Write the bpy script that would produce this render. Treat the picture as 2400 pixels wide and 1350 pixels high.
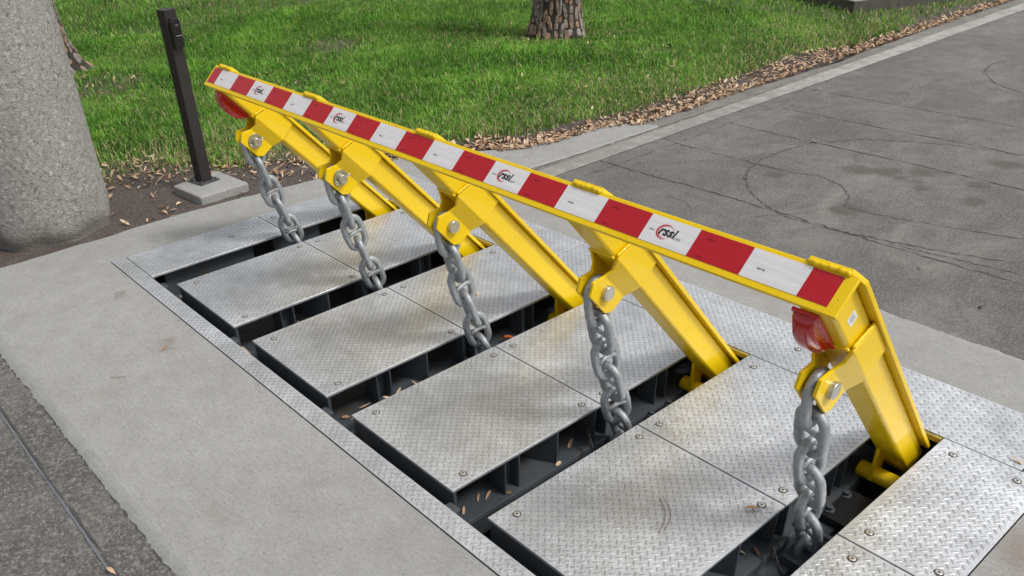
import bpy, math, random
import numpy as np
from mathutils import Vector, Matrix

for o in list(bpy.data.objects): bpy.data.objects.remove(o)
S = bpy.context.scene
COL = S.collection
RND = random.Random(7)
rng = np.random.default_rng(11)

# ------------------------------------------------------------------ camera
cam = bpy.data.cameras.new('camera'); camo = bpy.data.objects.new('camera', cam); COL.objects.link(camo)
r_, u_, f_ = (0.648497, 0.760236, -0.038643), (-0.410252, 0.391813, 0.823514), (-0.641206, 0.518193, -0.565978)
Mx = Matrix(((r_[0], u_[0], -f_[0], 3.60359), (r_[1], u_[1], -f_[1], -1.1977), (r_[2], u_[2], -f_[2], 1.69292), (0, 0, 0, 1)))
camo.matrix_world = Mx
cam.sensor_width = 36; cam.lens = 36 * 1947.297 / 2400
cam.shift_x = 104.65 / 2400; cam.shift_y = 267.64 / 2400
cam.clip_start = 0.05; cam.clip_end = 600
S.camera = camo

# ------------------------------------------------------------------ light
SUN_DIR = Vector((0.44, 0.24, 0.72)).normalized()
elev = math.asin(SUN_DIR.z); azim = math.atan2(SUN_DIR.x, SUN_DIR.y)
W = bpy.data.worlds.new('World'); S.world = W; W.use_nodes = True
nt = W.node_tree; nt.nodes.clear()
out = nt.nodes.new('ShaderNodeOutputWorld'); bg = nt.nodes.new('ShaderNodeBackground')
sky = nt.nodes.new('ShaderNodeTexSky'); sky.sky_type = 'NISHITA'; sky.sun_disc = False
sky.sun_elevation = elev; sky.sun_rotation = azim; sky.dust_density = 4.0; sky.ozone_density = 1.0; sky.air_density = 1.0
hs = nt.nodes.new('ShaderNodeHueSaturation'); hs.inputs['Saturation'].default_value = 0.22; hs.inputs['Value'].default_value = 1.0
nt.links.new(sky.outputs[0], hs.inputs['Color']); nt.links.new(hs.outputs[0], bg.inputs['Color'])
bg.inputs['Strength'].default_value = 0.13
nt.links.new(bg.outputs[0], out.inputs['Surface'])
sun = bpy.data.lights.new('sun', 'SUN'); sun.energy = 1.5; sun.angle = math.radians(11); sun.color = (1.0, 0.98, 0.945)
suno = bpy.data.objects.new('sun', sun); COL.objects.link(suno); suno.location = (4, 3, 9)
suno.rotation_euler = (-SUN_DIR).to_track_quat('-Z', 'Y').to_euler()
S.view_settings.view_transform = 'Standard'; S.view_settings.look = 'None'
S.view_settings.exposure = 0.34; S.view_settings.gamma = 1.0; S.view_settings.use_curve_mapping = False

# ------------------------------------------------------------------ helpers
def tag(o, label=None, cat=None, group=None, kind=None):
    if label: o['label'] = label
    if cat: o['category'] = cat
    if group: o['group'] = group
    if kind: o['kind'] = kind
    return o

def empty(name, loc=(0, 0, 0), rot=(0, 0, 0)):
    o = bpy.data.objects.new(name, None); o.location = loc; o.rotation_euler = rot
    o.empty_display_size = 0.05; COL.objects.link(o); return o

class MB:
    def __init__(s): s.v = []; s.f = []; s.sm = []
    def add(s, vs, fs, smooth=False):
        b = len(s.v); s.v += [tuple(v) for v in vs]
        for f in fs: s.f.append(tuple(i + b for i in f)); s.sm.append(smooth)
        return s
    def box(s, x0, y0, z0, x1, y1, z1):
        return s.add([(x0, y0, z0), (x1, y0, z0), (x1, y1, z0), (x0, y1, z0), (x0, y0, z1), (x1, y0, z1), (x1, y1, z1), (x0, y1, z1)],
                     [(0, 3, 2, 1), (4, 5, 6, 7), (0, 1, 5, 4), (1, 2, 6, 5), (2, 3, 7, 6), (3, 0, 4, 7)])
    def bar(s, a, b, w, h, up=(0, 0, 1)):
        a = Vector(a); b = Vector(b); d = (b - a).normalized(); u = Vector(up)
        sx = d.cross(u); sx = sx.normalized() if sx.length > 1e-5 else Vector((1, 0, 0)); u = sx.cross(d)
        vs = []
        for p in (a, b):
            for i, j in ((-1, -1), (1, -1), (1, 1), (-1, 1)): vs.append(p + sx * (i * w / 2) + u * (j * h / 2))
        return s.add(vs, [(3, 2, 1, 0), (4, 5, 6, 7), (0, 1, 5, 4), (1, 2, 6, 5), (2, 3, 7, 6), (3, 0, 4, 7)])
    def tube(s, pts, rad, n=12, closed=False, cap=True, ref=(0, 0, 1), smooth=True):
        P = [Vector(p) for p in pts]; m = len(P); R = rad if isinstance(rad, (list, tuple)) else [rad] * m
        vs = []
        for i, p in enumerate(P):
            if closed: d = P[(i + 1) % m] - P[i - 1]
            else: d = P[min(i + 1, m - 1)] - P[max(i - 1, 0)]
            d.normalize(); a = d.cross(Vector(ref))
            if a.length < 1e-4: a = d.cross(Vector((1, 0, 0)))
            a.normalize(); b = d.cross(a)
            for k in range(n):
                t = 2 * math.pi * k / n; vs.append(p + (a * math.cos(t) + b * math.sin(t)) * R[i])
        fs = []
        for i in range(m if closed else m - 1):
            j = (i + 1) % m
            for k in range(n): fs.append((i * n + k, i * n + (k + 1) % n, j * n + (k + 1) % n, j * n + k))
        s.add(vs, fs, smooth)
        if cap and not closed:
            s.add(vs[:n], [tuple(reversed(range(n)))]); s.add(vs[-n:], [tuple(range(n))])
        return s
    def prism(s, poly, axis, a, b, smooth_side=False):
        # poly: 2d points in the two other axes, extruded from a to b along axis (0,1,2)
        n = len(poly)
        def P(p, c):
            q = list(p); q.insert(axis, c); return tuple(q)
        vs = [P(p, a) for p in poly] + [P(p, b) for p in poly]
        s.add(vs, [(i, (i + 1) % n, n + (i + 1) % n, n + i) for i in range(n)], smooth_side)
        s.add(vs, [tuple(reversed(range(n))), tuple(range(n, 2 * n))]); return s
    def solid(s, vs, fs, off):
        # thin plate: faces fs over vs, thickened by the vector off
        n = len(vs); off = Vector(off); V = [Vector(v) for v in vs]
        V2 = V + [v + off for v in V]
        F = [tuple(f) for f in fs] + [tuple(i + n for i in reversed(f)) for f in fs]
        ed = {}
        for f in fs:
            for i in range(len(f)):
                e = (f[i], f[(i + 1) % len(f)]); ed[e] = 1
        for (a, b) in ed:
            if (b, a) not in ed: F.append((b, a, a + n, b + n))
        return s.add(V2, F)
    def build(s, name, mat, parent=None, bevel=0, weld=True, fix=True, loc=None, mesh_only=False, autos=None):
        me = bpy.data.meshes.new(name); me.from_pydata([tuple(v) for v in s.v], [], s.f)
        me.polygons.foreach_set('use_smooth', s.sm)
        if weld or fix:
            import bmesh
            bm = bmesh.new(); bm.from_mesh(me)
            if weld: bmesh.ops.remove_doubles(bm, verts=bm.verts, dist=1e-5)
            if fix: bmesh.ops.recalc_face_normals(bm, faces=bm.faces)
            bm.to_mesh(me); bm.free()
        me.update()
        if mat: me.materials.append(mat)
        if mesh_only: return me
        o = bpy.data.objects.new(name, me); COL.objects.link(o)
        if parent: o.parent = parent
        if loc: o.location = loc
        if bevel:
            m = o.modifiers.new('bevel', 'BEVEL'); m.width = bevel; m.segments = 2; m.limit_method = 'ANGLE'; m.angle_limit = math.radians(40)
            m.harden_normals = True
        return o

def copy(o, parent=None, loc=None, name=None):
    c = o.copy(); COL.objects.link(c); c.parent = parent
    if loc is not None: c.location = loc
    return c
def copy_tree(o, parent=None, loc=None):
    kids = [c for c in bpy.data.objects if c.parent == o]
    c = copy(o, parent, loc)
    for k in kids: copy_tree(k, c)
    return c

# ------------------------------------------------------------------ materials
class NT:
    def __init__(s, name):
        s.m = bpy.data.materials.new(name); s.m.use_nodes = True; s.t = s.m.node_tree; s.t.nodes.clear()
        s.o = s.n('ShaderNodeOutputMaterial'); s.b = s.n('ShaderNodeBsdfPrincipled'); s.l(s.b.outputs[0], s.o.inputs[0])
        s.tc = s.n('ShaderNodeTexCoord'); s.geo = s.n('ShaderNodeNewGeometry')
    def n(s, t): return s.t.nodes.new(t)
    def l(s, a, b): s.t.links.new(a, b)
    def sock(s, node, key, val):
        i = node.inputs[key]
        if isinstance(val, bpy.types.NodeSocket): s.l(val, i)
        else: i.default_value = val
    def P(s, **k):
        for a, v in k.items(): s.sock(s.b, a.replace('_', ' '), v)
    def noise(s, scale, detail=3, rough=.5, vec=None, dist=0, w=None):
        n = s.n('ShaderNodeTexNoise'); n.inputs['Scale'].default_value = scale; n.inputs['Detail'].default_value = detail
        n.inputs['Roughness'].default_value = rough; n.inputs['Distortion'].default_value = dist
        s.l(vec if vec is not None else s.geo.outputs['Position'], n.inputs['Vector']); return n.outputs['Fac']
    def voro(s, scale, vec=None, feat='F1', outp='Distance'):
        n = s.n('ShaderNodeTexVoronoi'); n.feature = feat; n.inputs['Scale'].default_value = scale
        s.l(vec if vec is not None else s.geo.outputs['Position'], n.inputs['Vector']); return n.outputs[outp]
    def map(s, sc=(1, 1, 1), rot=(0, 0, 0), loc=(0, 0, 0), vec=None):
        n = s.n('ShaderNodeMapping'); n.inputs['Scale'].default_value = sc; n.inputs['Rotation'].default_value = rot; n.inputs['Location'].default_value = loc
        s.l(vec if vec is not None else s.geo.outputs['Position'], n.inputs['Vector']); return n.outputs[0]
    def ramp(s, fac, stops, interp='LINEAR'):
        n = s.n('ShaderNodeValToRGB'); n.color_ramp.interpolation = interp; e = n.color_ramp.elements
        while len(e) > 1: e.remove(e[-1])
        for i, (p, c) in enumerate(stops):
            if isinstance(c, (int, float)): c = (c, c, c)
            q = e[0] if i == 0 else e.new(p)
            q.position = p; q.color = (c[0], c[1], c[2], 1)
        s.l(fac, n.inputs['Fac']); return n.outputs['Color']
    def mix(s, fac, a, b, mode='MIX'):
        n = s.n('ShaderNodeMix'); n.data_type = 'RGBA'; n.blend_type = mode; n.clamp_factor = True
        def c(v): return v if isinstance(v, bpy.types.NodeSocket) else ((v, v, v, 1) if isinstance(v, (int, float)) else (v[0], v[1], v[2], 1))
        s.sock(n, 0, fac if isinstance(fac, bpy.types.NodeSocket) else float(fac)); s.sock(n, 6, c(a)); s.sock(n, 7, c(b)); return n.outputs[2]
    def math(s, op, a, b=0., c=None, clamp=False):
        n = s.n('ShaderNodeMath'); n.operation = op; n.use_clamp = clamp; s.sock(n, 0, a); s.sock(n, 1, b)
        if c is not None: s.sock(n, 2, c)
        return n.outputs[0]
    def bump(s, h, strength=.3, dist=.002, prev=None):
        n = s.n('ShaderNodeBump'); n.inputs['Strength'].default_value = strength; n.inputs['Distance'].default_value = dist
        s.l(h, n.inputs['Height'])
        if prev is not None: s.l(prev, n.inputs['Normal'])
        s.l(n.outputs[0], s.b.inputs['Normal']); return n.outputs[0]
    def attr(s, name, outp='Fac'):
        n = s.n('ShaderNodeAttribute'); n.attribute_name = name; return n.outputs[outp]
    def sep(s, vec=None):
        n = s.n('ShaderNodeSeparateXYZ'); s.l(vec if vec is not None else s.geo.outputs['Position'], n.inputs[0]); return n.outputs

def m_concrete(name, base=(.335, .332, .318), dark=(.235, .231, .219), broom=True):
    t = NT(name)
    big = t.noise(1.1, 4, .6); mid = t.noise(9, 4, .65); fine = t.noise(120, 5, .85); gr = t.noise(420, 2, .6)
    c = t.mix(t.ramp(big, [(.35, 0), (.65, 1)]), dark, base)
    BR_ = t.noise(1, 3, .6, vec=t.map(sc=(14, 190, 1), rot=(0, 0, math.radians(4))))
    c = t.mix(.62, c, t.mix(mid, tuple(x * .8 for x in dark), tuple(x * 1.12 for x in base)))
    c = t.mix(t.ramp(fine, [(.32, .85), (.47, 0)]), c, (.13, .128, .118))
    c = t.mix(t.ramp(fine, [(.55, 0), (.70, .38)]), c, (.56, .552, .53))
    if broom: c = t.mix(t.ramp(BR_, [(.36, .16), (.5, 0)]), c, (.17, .168, .158)); c = t.mix(t.ramp(BR_, [(.54, 0), (.70, .12)]), c, (.50, .495, .48))
    st = t.noise(2.7, 5, .7, vec=t.map(loc=(3.1, 7.7, 0)))
    c = t.mix(t.ramp(st, [(.60, 0), (.74, .5)]), c, (.22, .19, .155))
    if broom:
        wob = t.n('ShaderNodeTexNoise'); wob.inputs['Scale'].default_value = 11; wob.inputs['Detail'].default_value = 4; t.l(t.geo.outputs['Position'], wob.inputs['Vector'])
        va = t.n('ShaderNodeVectorMath'); va.operation = 'MULTIPLY_ADD'; t.l(wob.outputs['Color'], va.inputs[0]); va.inputs[1].default_value = (.16, .16, 0); t.l(t.geo.outputs['Position'], va.inputs[2])
        tot = None
        for (x, y, rr_) in [(.53, -.29, .055), (.49, -.27, .045), (3.3, 1.0, .12), (3.35, .78, .09), (-.10, -.25, .04)]:
            d = t.n('ShaderNodeVectorMath'); d.operation = 'DISTANCE'; t.l(va.outputs[0], d.inputs[0]); d.inputs[1].default_value = (x + .08, y + .08, 0)
            q = t.math('SUBTRACT', 1.0, t.math('DIVIDE', d.outputs['Value'], rr_), clamp=True); tot = q if tot is None else t.math('MAXIMUM', tot, q)
        c = t.mix(t.ramp(tot, [(.02, 0), (.7, .5)]), c, (.17, .12, .095))
    t.P(Base_Color=c, Roughness=.9)
    br = BR_
    h = t.math('ADD', t.math('MULTIPLY', fine, .8), t.math('MULTIPLY', br, .35 if broom else 0))
    t.bump(t.math('ADD', h, t.math('MULTIPLY', gr, .4)), .75, .0022)
    return t.m

def m_asphalt(name, light=False, front=False):
    t = NT(name); X = t.sep()
    big = t.noise(.9, 5, .62); mid = t.noise(6, 4, .6, dist=.6); v = t.voro(190, outp='Color'); f1 = t.noise(85, 5, .85); f2 = t.noise(45, 3, .6)
    a, b, = ((.095, .091, .085), (.195, .188, .176))
    if front: a, b = (.075, .073, .068), (.15, .145, .135)
    if light: a, b = (.15, .14, .125), (.27, .25, .22)
    c = t.mix(t.ramp(big, [(.3, 0), (.7, 1)]), a, b)
    c = t.mix(t.ramp(mid, [(.35, .55), (.7, 0)]), c, tuple(x * .62 for x in a))
    g = t.n('ShaderNodeSeparateColor'); t.l(v, g.inputs[0])
    c = t.mix(t.ramp(g.outputs[0], [(.84, 0), (.92, .35)]), c, (.34, .33, .30))
    c = t.mix(t.ramp(g.outputs[1], [(.80, 0), (.92, .5)]), c, (.06, .058, .056))
    c = t.mix(t.ramp(f1, [(.36, .75), (.48, 0)]), c, (.050, .048, .045))
    c = t.mix(t.ramp(f1, [(.54, 0), (.68, .6)]), c, (.34, .325, .30))
    if front:
        gv = t.noise(70, 4, .75, vec=t.map(loc=(2, 8, 1))); c = t.mix(t.ramp(gv, [(.34, .8), (.47, 0)]), c, (.045, .043, .040)); c = t.mix(t.ramp(gv, [(.54, 0), (.66, .7)]), c, (.30, .29, .265))
    # pale dusty streaks and patches
    st = t.noise(1.6, 6, .72, vec=t.map(sc=(1.4, .7, 1), loc=(1.3, 2.2, 0)), dist=.8)
    c = t.mix(t.ramp(st, [(.50, 0), (.70, .45)]), c, (.27, .245, .215))
    # oil drips with their own ragged shape
    wob = t.n('ShaderNodeTexNoise'); wob.inputs['Scale'].default_value = 9; wob.inputs['Detail'].default_value = 3
    t.l(t.geo.outputs['Position'], wob.inputs['Vector'])
    va = t.n('ShaderNodeVectorMath'); va.operation = 'MULTIPLY_ADD'; t.l(wob.outputs['Color'], va.inputs[0]); va.inputs[1].default_value = (.12, .12, 0); t.l(t.geo.outputs['Position'], va.inputs[2])
    tot = None
    if not light and not front:
        for (x, y, r) in OIL:
            d = t.n('ShaderNodeVectorMath'); d.operation = 'DISTANCE'; t.l(va.outputs[0], d.inputs[0]); d.inputs[1].default_value = (x + .06, y + .06, 0)
            q = t.math('SUBTRACT', 1.0, t.math('DIVIDE', d.outputs['Value'], r), clamp=True)
            tot = q if tot is None else t.math('MAXIMUM', tot, q)
        c = t.mix(t.ramp(tot, [(.02, 0), (.45, .6)]), c, (.068, .056, .040))
    t.P(Base_Color=c, Roughness=.88)
    h = t.math('ADD', t.math('MULTIPLY', f1, 1.0), t.math('MULTIPLY', f2, .7))
    t.bump(h, .8, .005)
    return t.m
OIL = [(1.13, 3.17, .07), (1.42, 3.55, .11), (1.57, 3.63, .10), (1.67, 3.58, .05), (1.71, 3.75, .09), (1.76, 3.57, .05), (1.81, 3.50, .055), (2.02, 3.76, .07), (1.98, 4.18, .10), (2.10, 3.49, .07), (1.69, 2.96, .10), (1.52, 3.62, .06)]

def m_yellow():
    t = NT('yellow_paint')
    n = t.noise(6, 3, .5, vec=t.tc.outputs['Object']); f = t.noise(320, 2, .5, vec=t.tc.outputs['Object'])
    c = t.mix(n, (.76, .50, .002), (.85, .58, .004))
    d = t.noise(22, 5, .75, vec=t.tc.outputs['Object'])
    c = t.mix(t.ramp(d, [(.62, 0), (.80, .30)]), c, (.46, .31, .03))
    sc_ = t.noise(34, 4, .75, vec=t.map(sc=(1, 1, .35), loc=(1, 5, 2), vec=t.tc.outputs['Object'])); c = t.mix(t.ramp(sc_, [(.68, 0), (.73, .7)]), c, (.30, .20, .05))
    t.P(Base_Color=c, Roughness=t.ramp(n, [(.3, .42), (.7, .55)]), Specular_IOR_Level=.25)
    t.b.inputs['Coat Weight'].default_value = .32; t.b.inputs['Coat Roughness'].default_value = .05
    t.bump(f, .12, .0006); return t.m

def m_plate(dark_refl=False):
    t = NT('galvanised_tread_plate')
    oi = t.n('ShaderNodeObjectInfo'); X = t.tc.outputs['Object']
    big = t.noise(2.6, 4, .6); mid = t.noise(16, 5, .7); fine = t.noise(190, 3, .7); sp = t.voro(55, outp='Color')
    g = t.n('ShaderNodeSeparateColor'); t.l(sp, g.inputs[0])
    c = t.mix(t.ramp(big, [(.3, 0), (.7, 1)]), (.56, .58, .60), (.84, .86, .88))
    c = t.mix(t.ramp(mid, [(.35, .45), (.62, 0)]), c, (.34, .335, .32))
    c = t.mix(t.math('MULTIPLY', g.outputs[0], .35), c, (.64, .66, .68))
    c = t.mix(t.ramp(fine, [(.62, 0), (.78, .5)]), c, (.78, .79, .80))
    dirt = t.noise(4.2, 6, .75, vec=t.map(loc=(5, 2, 0)))
    c = t.mix(t.ramp(dirt, [(.58, 0), (.78, .4)]), c, (.27, .26, .24))
    rv = t.ramp(oi.outputs['Random'], [(0, .0), (1, .35)]); c = t.mix(rv, c, (.50, .52, .54))
    shade_blot = t.noise(3.6, 3, .55, vec=t.map(loc=(7.7, 3.1, 0))); c = t.mix(t.ramp(shade_blot, [(.50, 0), (.72, .34)]), c, (.34, .345, .34))  # soft dark blotches, mottled shadow painted into the plate colour
    scuff = t.math('MULTIPLY', t.ramp(t.noise(2.3, 3, .6, vec=t.map(loc=(4.4, 8.1, 0))), [(.42, 0), (.56, 1)]), t.ramp(t.noise(60, 2, .5, dist=2.5), [(.50, 0), (.57, 1), (.64, 0)]))
    c = t.mix(t.math('MULTIPLY', scuff, .9), c, (.90, .92, .94))
    if dark_refl: c = t.mix(.34, c, (.18, .175, .165))  # lozenge version: dark reflection outlines painted in as a darker colour
    rr = t.noise(3.3, 4, .6, vec=t.map(loc=(9, 1, 4)))
    t.P(Base_Color=c, Metallic=.72, Roughness=t.ramp(t.math('ADD', t.math('MULTIPLY', rr, .7), t.math('MULTIPLY', mid, .3)), [(.3, .34), (.7, .58)]))
    wav = t.noise(2.4, 2, .5, vec=t.map(loc=(2, 2, 2)))
    b = t.bump(wav, .8, .04); t.bump(t.math('ADD', fine, t.math('MULTIPLY', mid, .6)), .35, .0012, prev=b)
    return t.m

def m_simple(name, col, rough=.5, metal=0., var=.25, scale=30, bump=.2, bd=.001, spec=.5, dirt=None):
    t = NT(name); X = t.tc.outputs['Object']
    n = t.noise(scale, 4, .6, vec=X); f = t.noise(scale * 9, 2, .6, vec=X)
    c = t.mix(n, tuple(x * (1 - var) for x in col), tuple(min(1, x * (1 + var)) for x in col))
    if dirt: c = t.mix(t.ramp(t.noise(scale * .6, 5, .75, vec=t.map(loc=(3, 1, 2), vec=X)), [(.54, 0), (.7, .8)]), c, dirt)
    t.P(Base_Color=c, Roughness=rough, Metallic=metal, Specular_IOR_Level=spec)
    t.bump(t.math('ADD', n, t.math('MULTIPLY', f, .5)), bump, bd); return t.m

YEL = m_yellow(); LIPM = m_simple('dirty_yellow', (.34, .25, .04), .6, 0, .3, 20, dirt=(.08, .06, .03)); PLATE = m_plate(); PLATE_DARK_REFL = m_plate(True)
CONC = m_concrete('new_concrete'); SLAB_SIDE = m_simple('slab_side_concrete', (.085, .08, .065), .95, 0, .4, 9, .6, .004, dirt=(.04, .042, .028)); CONC2 = m_concrete('old_concrete', (.30, .285, .255), (.20, .19, .165))
ASPH = m_asphalt('asphalt'); ASPHL = m_asphalt('worn_asphalt_edge', True); ASPHF = m_asphalt('rough_old_asphalt', front=True)
STEEL = m_simple('dark_frame_steel', (.085, .10, .115), .45, .35, .3, 14, .15, .001, dirt=(.10, .075, .05))
BLACK = m_simple('black_block', (.012, .012, .013), .35, 0, .3, 30)
GALV = m_simple('galvanised_chain', (.35, .37, .385), .48, .5, .38, 38, .8, .0025, dirt=(.17, .175, .18))
ZINC = m_simple('zinc_pin', (.52, .51, .46), .28, .85, .2, 60, .15, .0005)
WASH = m_simple('zinc_washer', (.42, .40, .27), .34, .8, .25, 60, .15, .0005)
SCREW = m_simple('screw_head', (.62, .60, .55), .35, .7, .2, 60, .2)
SRING = m_simple('screw_recess', (.06, .05, .042), .8, .1, .3, 60, .2)
BROWN = m_simple('bronze_paint', (.018, .014, .013), .5, 0, .3, 60, .15)
BPLAS = m_simple('black_plastic', (.010, .009, .009), .28, 0, .3, 60, .1)
SMALLCH = m_simple('black_chain', (.03, .03, .032), .5, .6, .3, 60)
PITC = m_simple('pit_concrete', (.10, .098, .09), .9, 0, .3, 12, .5, .004, dirt=(.05, .04, .03))

def m_red():
    t = NT('red_reflective_tape'); X = t.tc.outputs['Object']
    v = t.voro(240, vec=t.map(rot=(0, 0, .785), vec=X)); n = t.noise(5, 2, .5, vec=t.map(sc=(1, 9, 1), vec=X))
    c = t.mix(t.ramp(v, [(.2, 0), (.8, .25)]), (.42, .006, .014), (.56, .02, .03)); c = t.mix(t.math('MULTIPLY', n, .3), c, (.30, .004, .01))
    t.P(Base_Color=c, Roughness=.28); t.bump(v, .1, .0005); return t.m
def m_white():
    t = NT('white_reflective_tape'); X = t.tc.outputs['Object']
    ck = t.n('ShaderNodeTexChecker'); ck.inputs['Scale'].default_value = 300; t.l(t.map(rot=(0, 0, .785), vec=X), ck.inputs['Vector'])
    n = t.noise(1, 3, .6, vec=t.map(sc=(4, 70, 1), vec=X))
    c = t.mix(ck.outputs['Fac'], (.66, .64, .635), (.75, .73, .72)); c = t.mix(t.ramp(n, [(.4, .5), (.65, 0)]), c, (.56, .55, .56))
    t.P(Base_Color=c, Roughness=.3); return t.m
TRED, TWHT = m_red(), m_white()
INK = m_simple('black_ink', (.015, .015, .017), .4); RINK = m_simple('red_ink', (.50, .02, .05), .4); GINK = m_simple('grey_ink', (.2, .2, .22), .4)
SHADE = m_simple('dark_red_ink', (.16, .004, .006), .4)
def m_lens():
    t = NT('red_lens'); X = t.tc.outputs['Object']
    n = t.noise(30, 2, .5, vec=X)
    c = t.mix(n, (.75, .006, .012), (.95, .03, .03))
    t.P(Base_Color=c, Roughness=.04, IOR=1.5, Transmission_Weight=.6); t.b.inputs['Coat Weight'].default_value = .6
    w = t.n('ShaderNodeTexWave'); w.inputs['Scale'].default_value = 34; w.bands_direction = 'Z'; t.l(X, w.inputs['Vector']); t.bump(w.outputs['Fac'], .12, .0015)
    return t.m
LENS = m_lens(); LBASE = m_simple('lamp_housing', (.55, .02, .012), .25)
STICK = m_simple('white_sticker', (.75, .76, .78), .4, var=.05)

def m_leaf(name='dead_leaf'):
    t = NT(name); a = t.attr('tint'); n = t.noise(60, 3, .6)
    c = t.ramp(a, [(0, (.12, .05, .022)), (.3, (.28, .15, .075)), (.6, (.46, .29, .165)), (.85, (.60, .42, .27)), (1, (.68, .53, .37))])
    c = t.mix(t.math('MULTIPLY', n, .4), c, (.14, .08, .04)); t.P(Base_Color=c, Roughness=.7); return t.m
LEAF = m_leaf()
def m_grass():
    t = NT('grass_blades'); a = t.attr('tint'); b = t.attr('dry')
    n = t.noise(.8, 4, .6); n2 = t.noise(5, 3, .6)
    g = t.ramp(a, [(0, (.020, .078, .010)), (.35, (.070, .225, .022)), (.7, (.18, .44, .040)), (1, (.37, .58, .11))])
    g = t.mix(t.ramp(n, [(.38, .6), (.6, 0)]), g, (.12, .24, .04)); g = t.mix(t.ramp(n2, [(.5, 0), (.75, .35)]), g, (.33, .52, .06))
    c = t.mix(b, g, (.46, .38, .21)); t.P(Base_Color=c, Roughness=.6, Specular_IOR_Level=.2)
    tr = t.n('ShaderNodeBsdfTranslucent'); t.l(c, tr.inputs['Color']); mx = t.n('ShaderNodeMixShader'); mx.inputs[0].default_value = .28
    t.l(t.b.outputs[0], mx.inputs[1]); t.l(tr.outputs[0], mx.inputs[2]); t.l(mx.outputs[0], t.o.inputs[0]); return t.m
GRASS = m_grass()
def m_soil():
    t = NT('soil'); n = t.noise(2.5, 5, .65); f = t.noise(80, 4, .7); m = t.noise(18, 4, .7)
    c = t.mix(n, (.10, .076, .064), (.20, .165, .142)); c = t.mix(t.ramp(f, [(.35, .8), (.55, 0)]), c, (.06, .043, .035)); c = t.mix(t.ramp(m, [(.55, 0), (.7, .6)]), c, (.25, .21, .18))
    t.P(Base_Color=c, Roughness=.95); t.bump(t.math('ADD', f, t.math('MULTIPLY', m, 2.2)), 1.0, .028); return t.m
SOIL = m_soil()
def m_thatch():
    t = NT('thatch'); n = t.noise(2.5, 5, .65); f = t.noise(120, 4, .7)
    c = t.mix(n, (.045, .07, .02), (.12, .12, .05)); c = t.mix(t.ramp(f, [(.5, 0), (.7, .6)]), c, (.14, .12, .06))
    t.P(Base_Color=c, Roughness=.95); t.bump(f, .9, .02); return t.m
THATCH = m_thatch()
def m_pier():
    t = NT('rough_stucco'); n = t.noise(2.2, 5, .6); f = t.noise(50, 4, .7, dist=.8); v = t.noise(170, 3, .7)
    c = t.mix(n, (.30, .29, .265), (.42, .41, .38)); c = t.mix(t.ramp(f, [(.34, .75), (.47, 0)]), c, (.12, .11, .10)); c = t.mix(t.ramp(f, [(.56, 0), (.66, .8)]), c, (.62, .60, .56))
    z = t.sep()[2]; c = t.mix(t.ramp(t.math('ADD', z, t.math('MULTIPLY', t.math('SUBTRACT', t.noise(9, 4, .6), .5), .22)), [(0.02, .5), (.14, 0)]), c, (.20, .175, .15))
    t.P(Base_Color=c, Roughness=.95); t.bump(t.math('ADD', f, t.math('MULTIPLY', v, .5)), 1.0, .018); return t.m
PIER = m_pier()
def m_line():
    t = NT('worn_road_paint'); n = t.noise(5.5, 9, .8, dist=.2); f = t.noise(140, 3, .7); c = t.mix(f, (.28, .275, .25), (.42, .41, .38))
    y = t.sep()[1]
    wear = t.math('ADD', t.math('MULTIPLY', n, .9), t.ramp(t.math('DIVIDE', y, 10), [(.20, .17), (.42, .15), (.50, .09), (.60, .06)]))
    c = t.mix(t.ramp(wear, [(.47, .1), (.62, .95)]), c, t.mix(f, (.14, .135, .125), (.28, .265, .24)))
    t.P(Base_Color=c, Roughness=.85); t.bump(f, .5, .002); return t.m
LINE = m_line()
CRACK = m_simple('crack_fill', (.058, .055, .052), .9, 0, .3, 40)
SEAL = m_simple('joint_sealant', (.13, .135, .15), .7, 0, .25, 40)
BARK = m_simple('bark_furrow', (.035, .026, .020), .95, 0, .4, 30, .9, .01)
def m_bark(name, cols):
    t = NT(name); X = t.tc.outputs['Object']; oi = t.n('ShaderNodeObjectInfo')
    n = t.noise(26, 4, .7); f = t.noise(90, 3, .7)
    c = t.ramp(t.math('ADD', t.math('MULTIPLY', oi.outputs['Random'], .8), t.math('MULTIPLY', n, .3)), cols)
    c = t.mix(t.ramp(n, [(.42, .7), (.55, 0)]), c, (.06, .045, .038)); c = t.mix(t.ramp(f, [(.6, 0), (.75, .5)]), c, (.40, .36, .33))
    t.P(Base_Color=c, Roughness=.9); t.bump(t.math('ADD', n, f), .9, .006); return t.m
BP1 = m_bark('bark_plate_tan', [(0, (.13, .09, .07)), (.35, (.30, .17, .10)), (.7, (.36, .235, .155)), (1, (.26, .22, .19))])
BP2 = m_bark('bark_plate_grey', [(0, (.09, .075, .065)), (.4, (.22, .19, .17)), (.8, (.33, .30, .28)), (1, (.28, .17, .11))])

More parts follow.
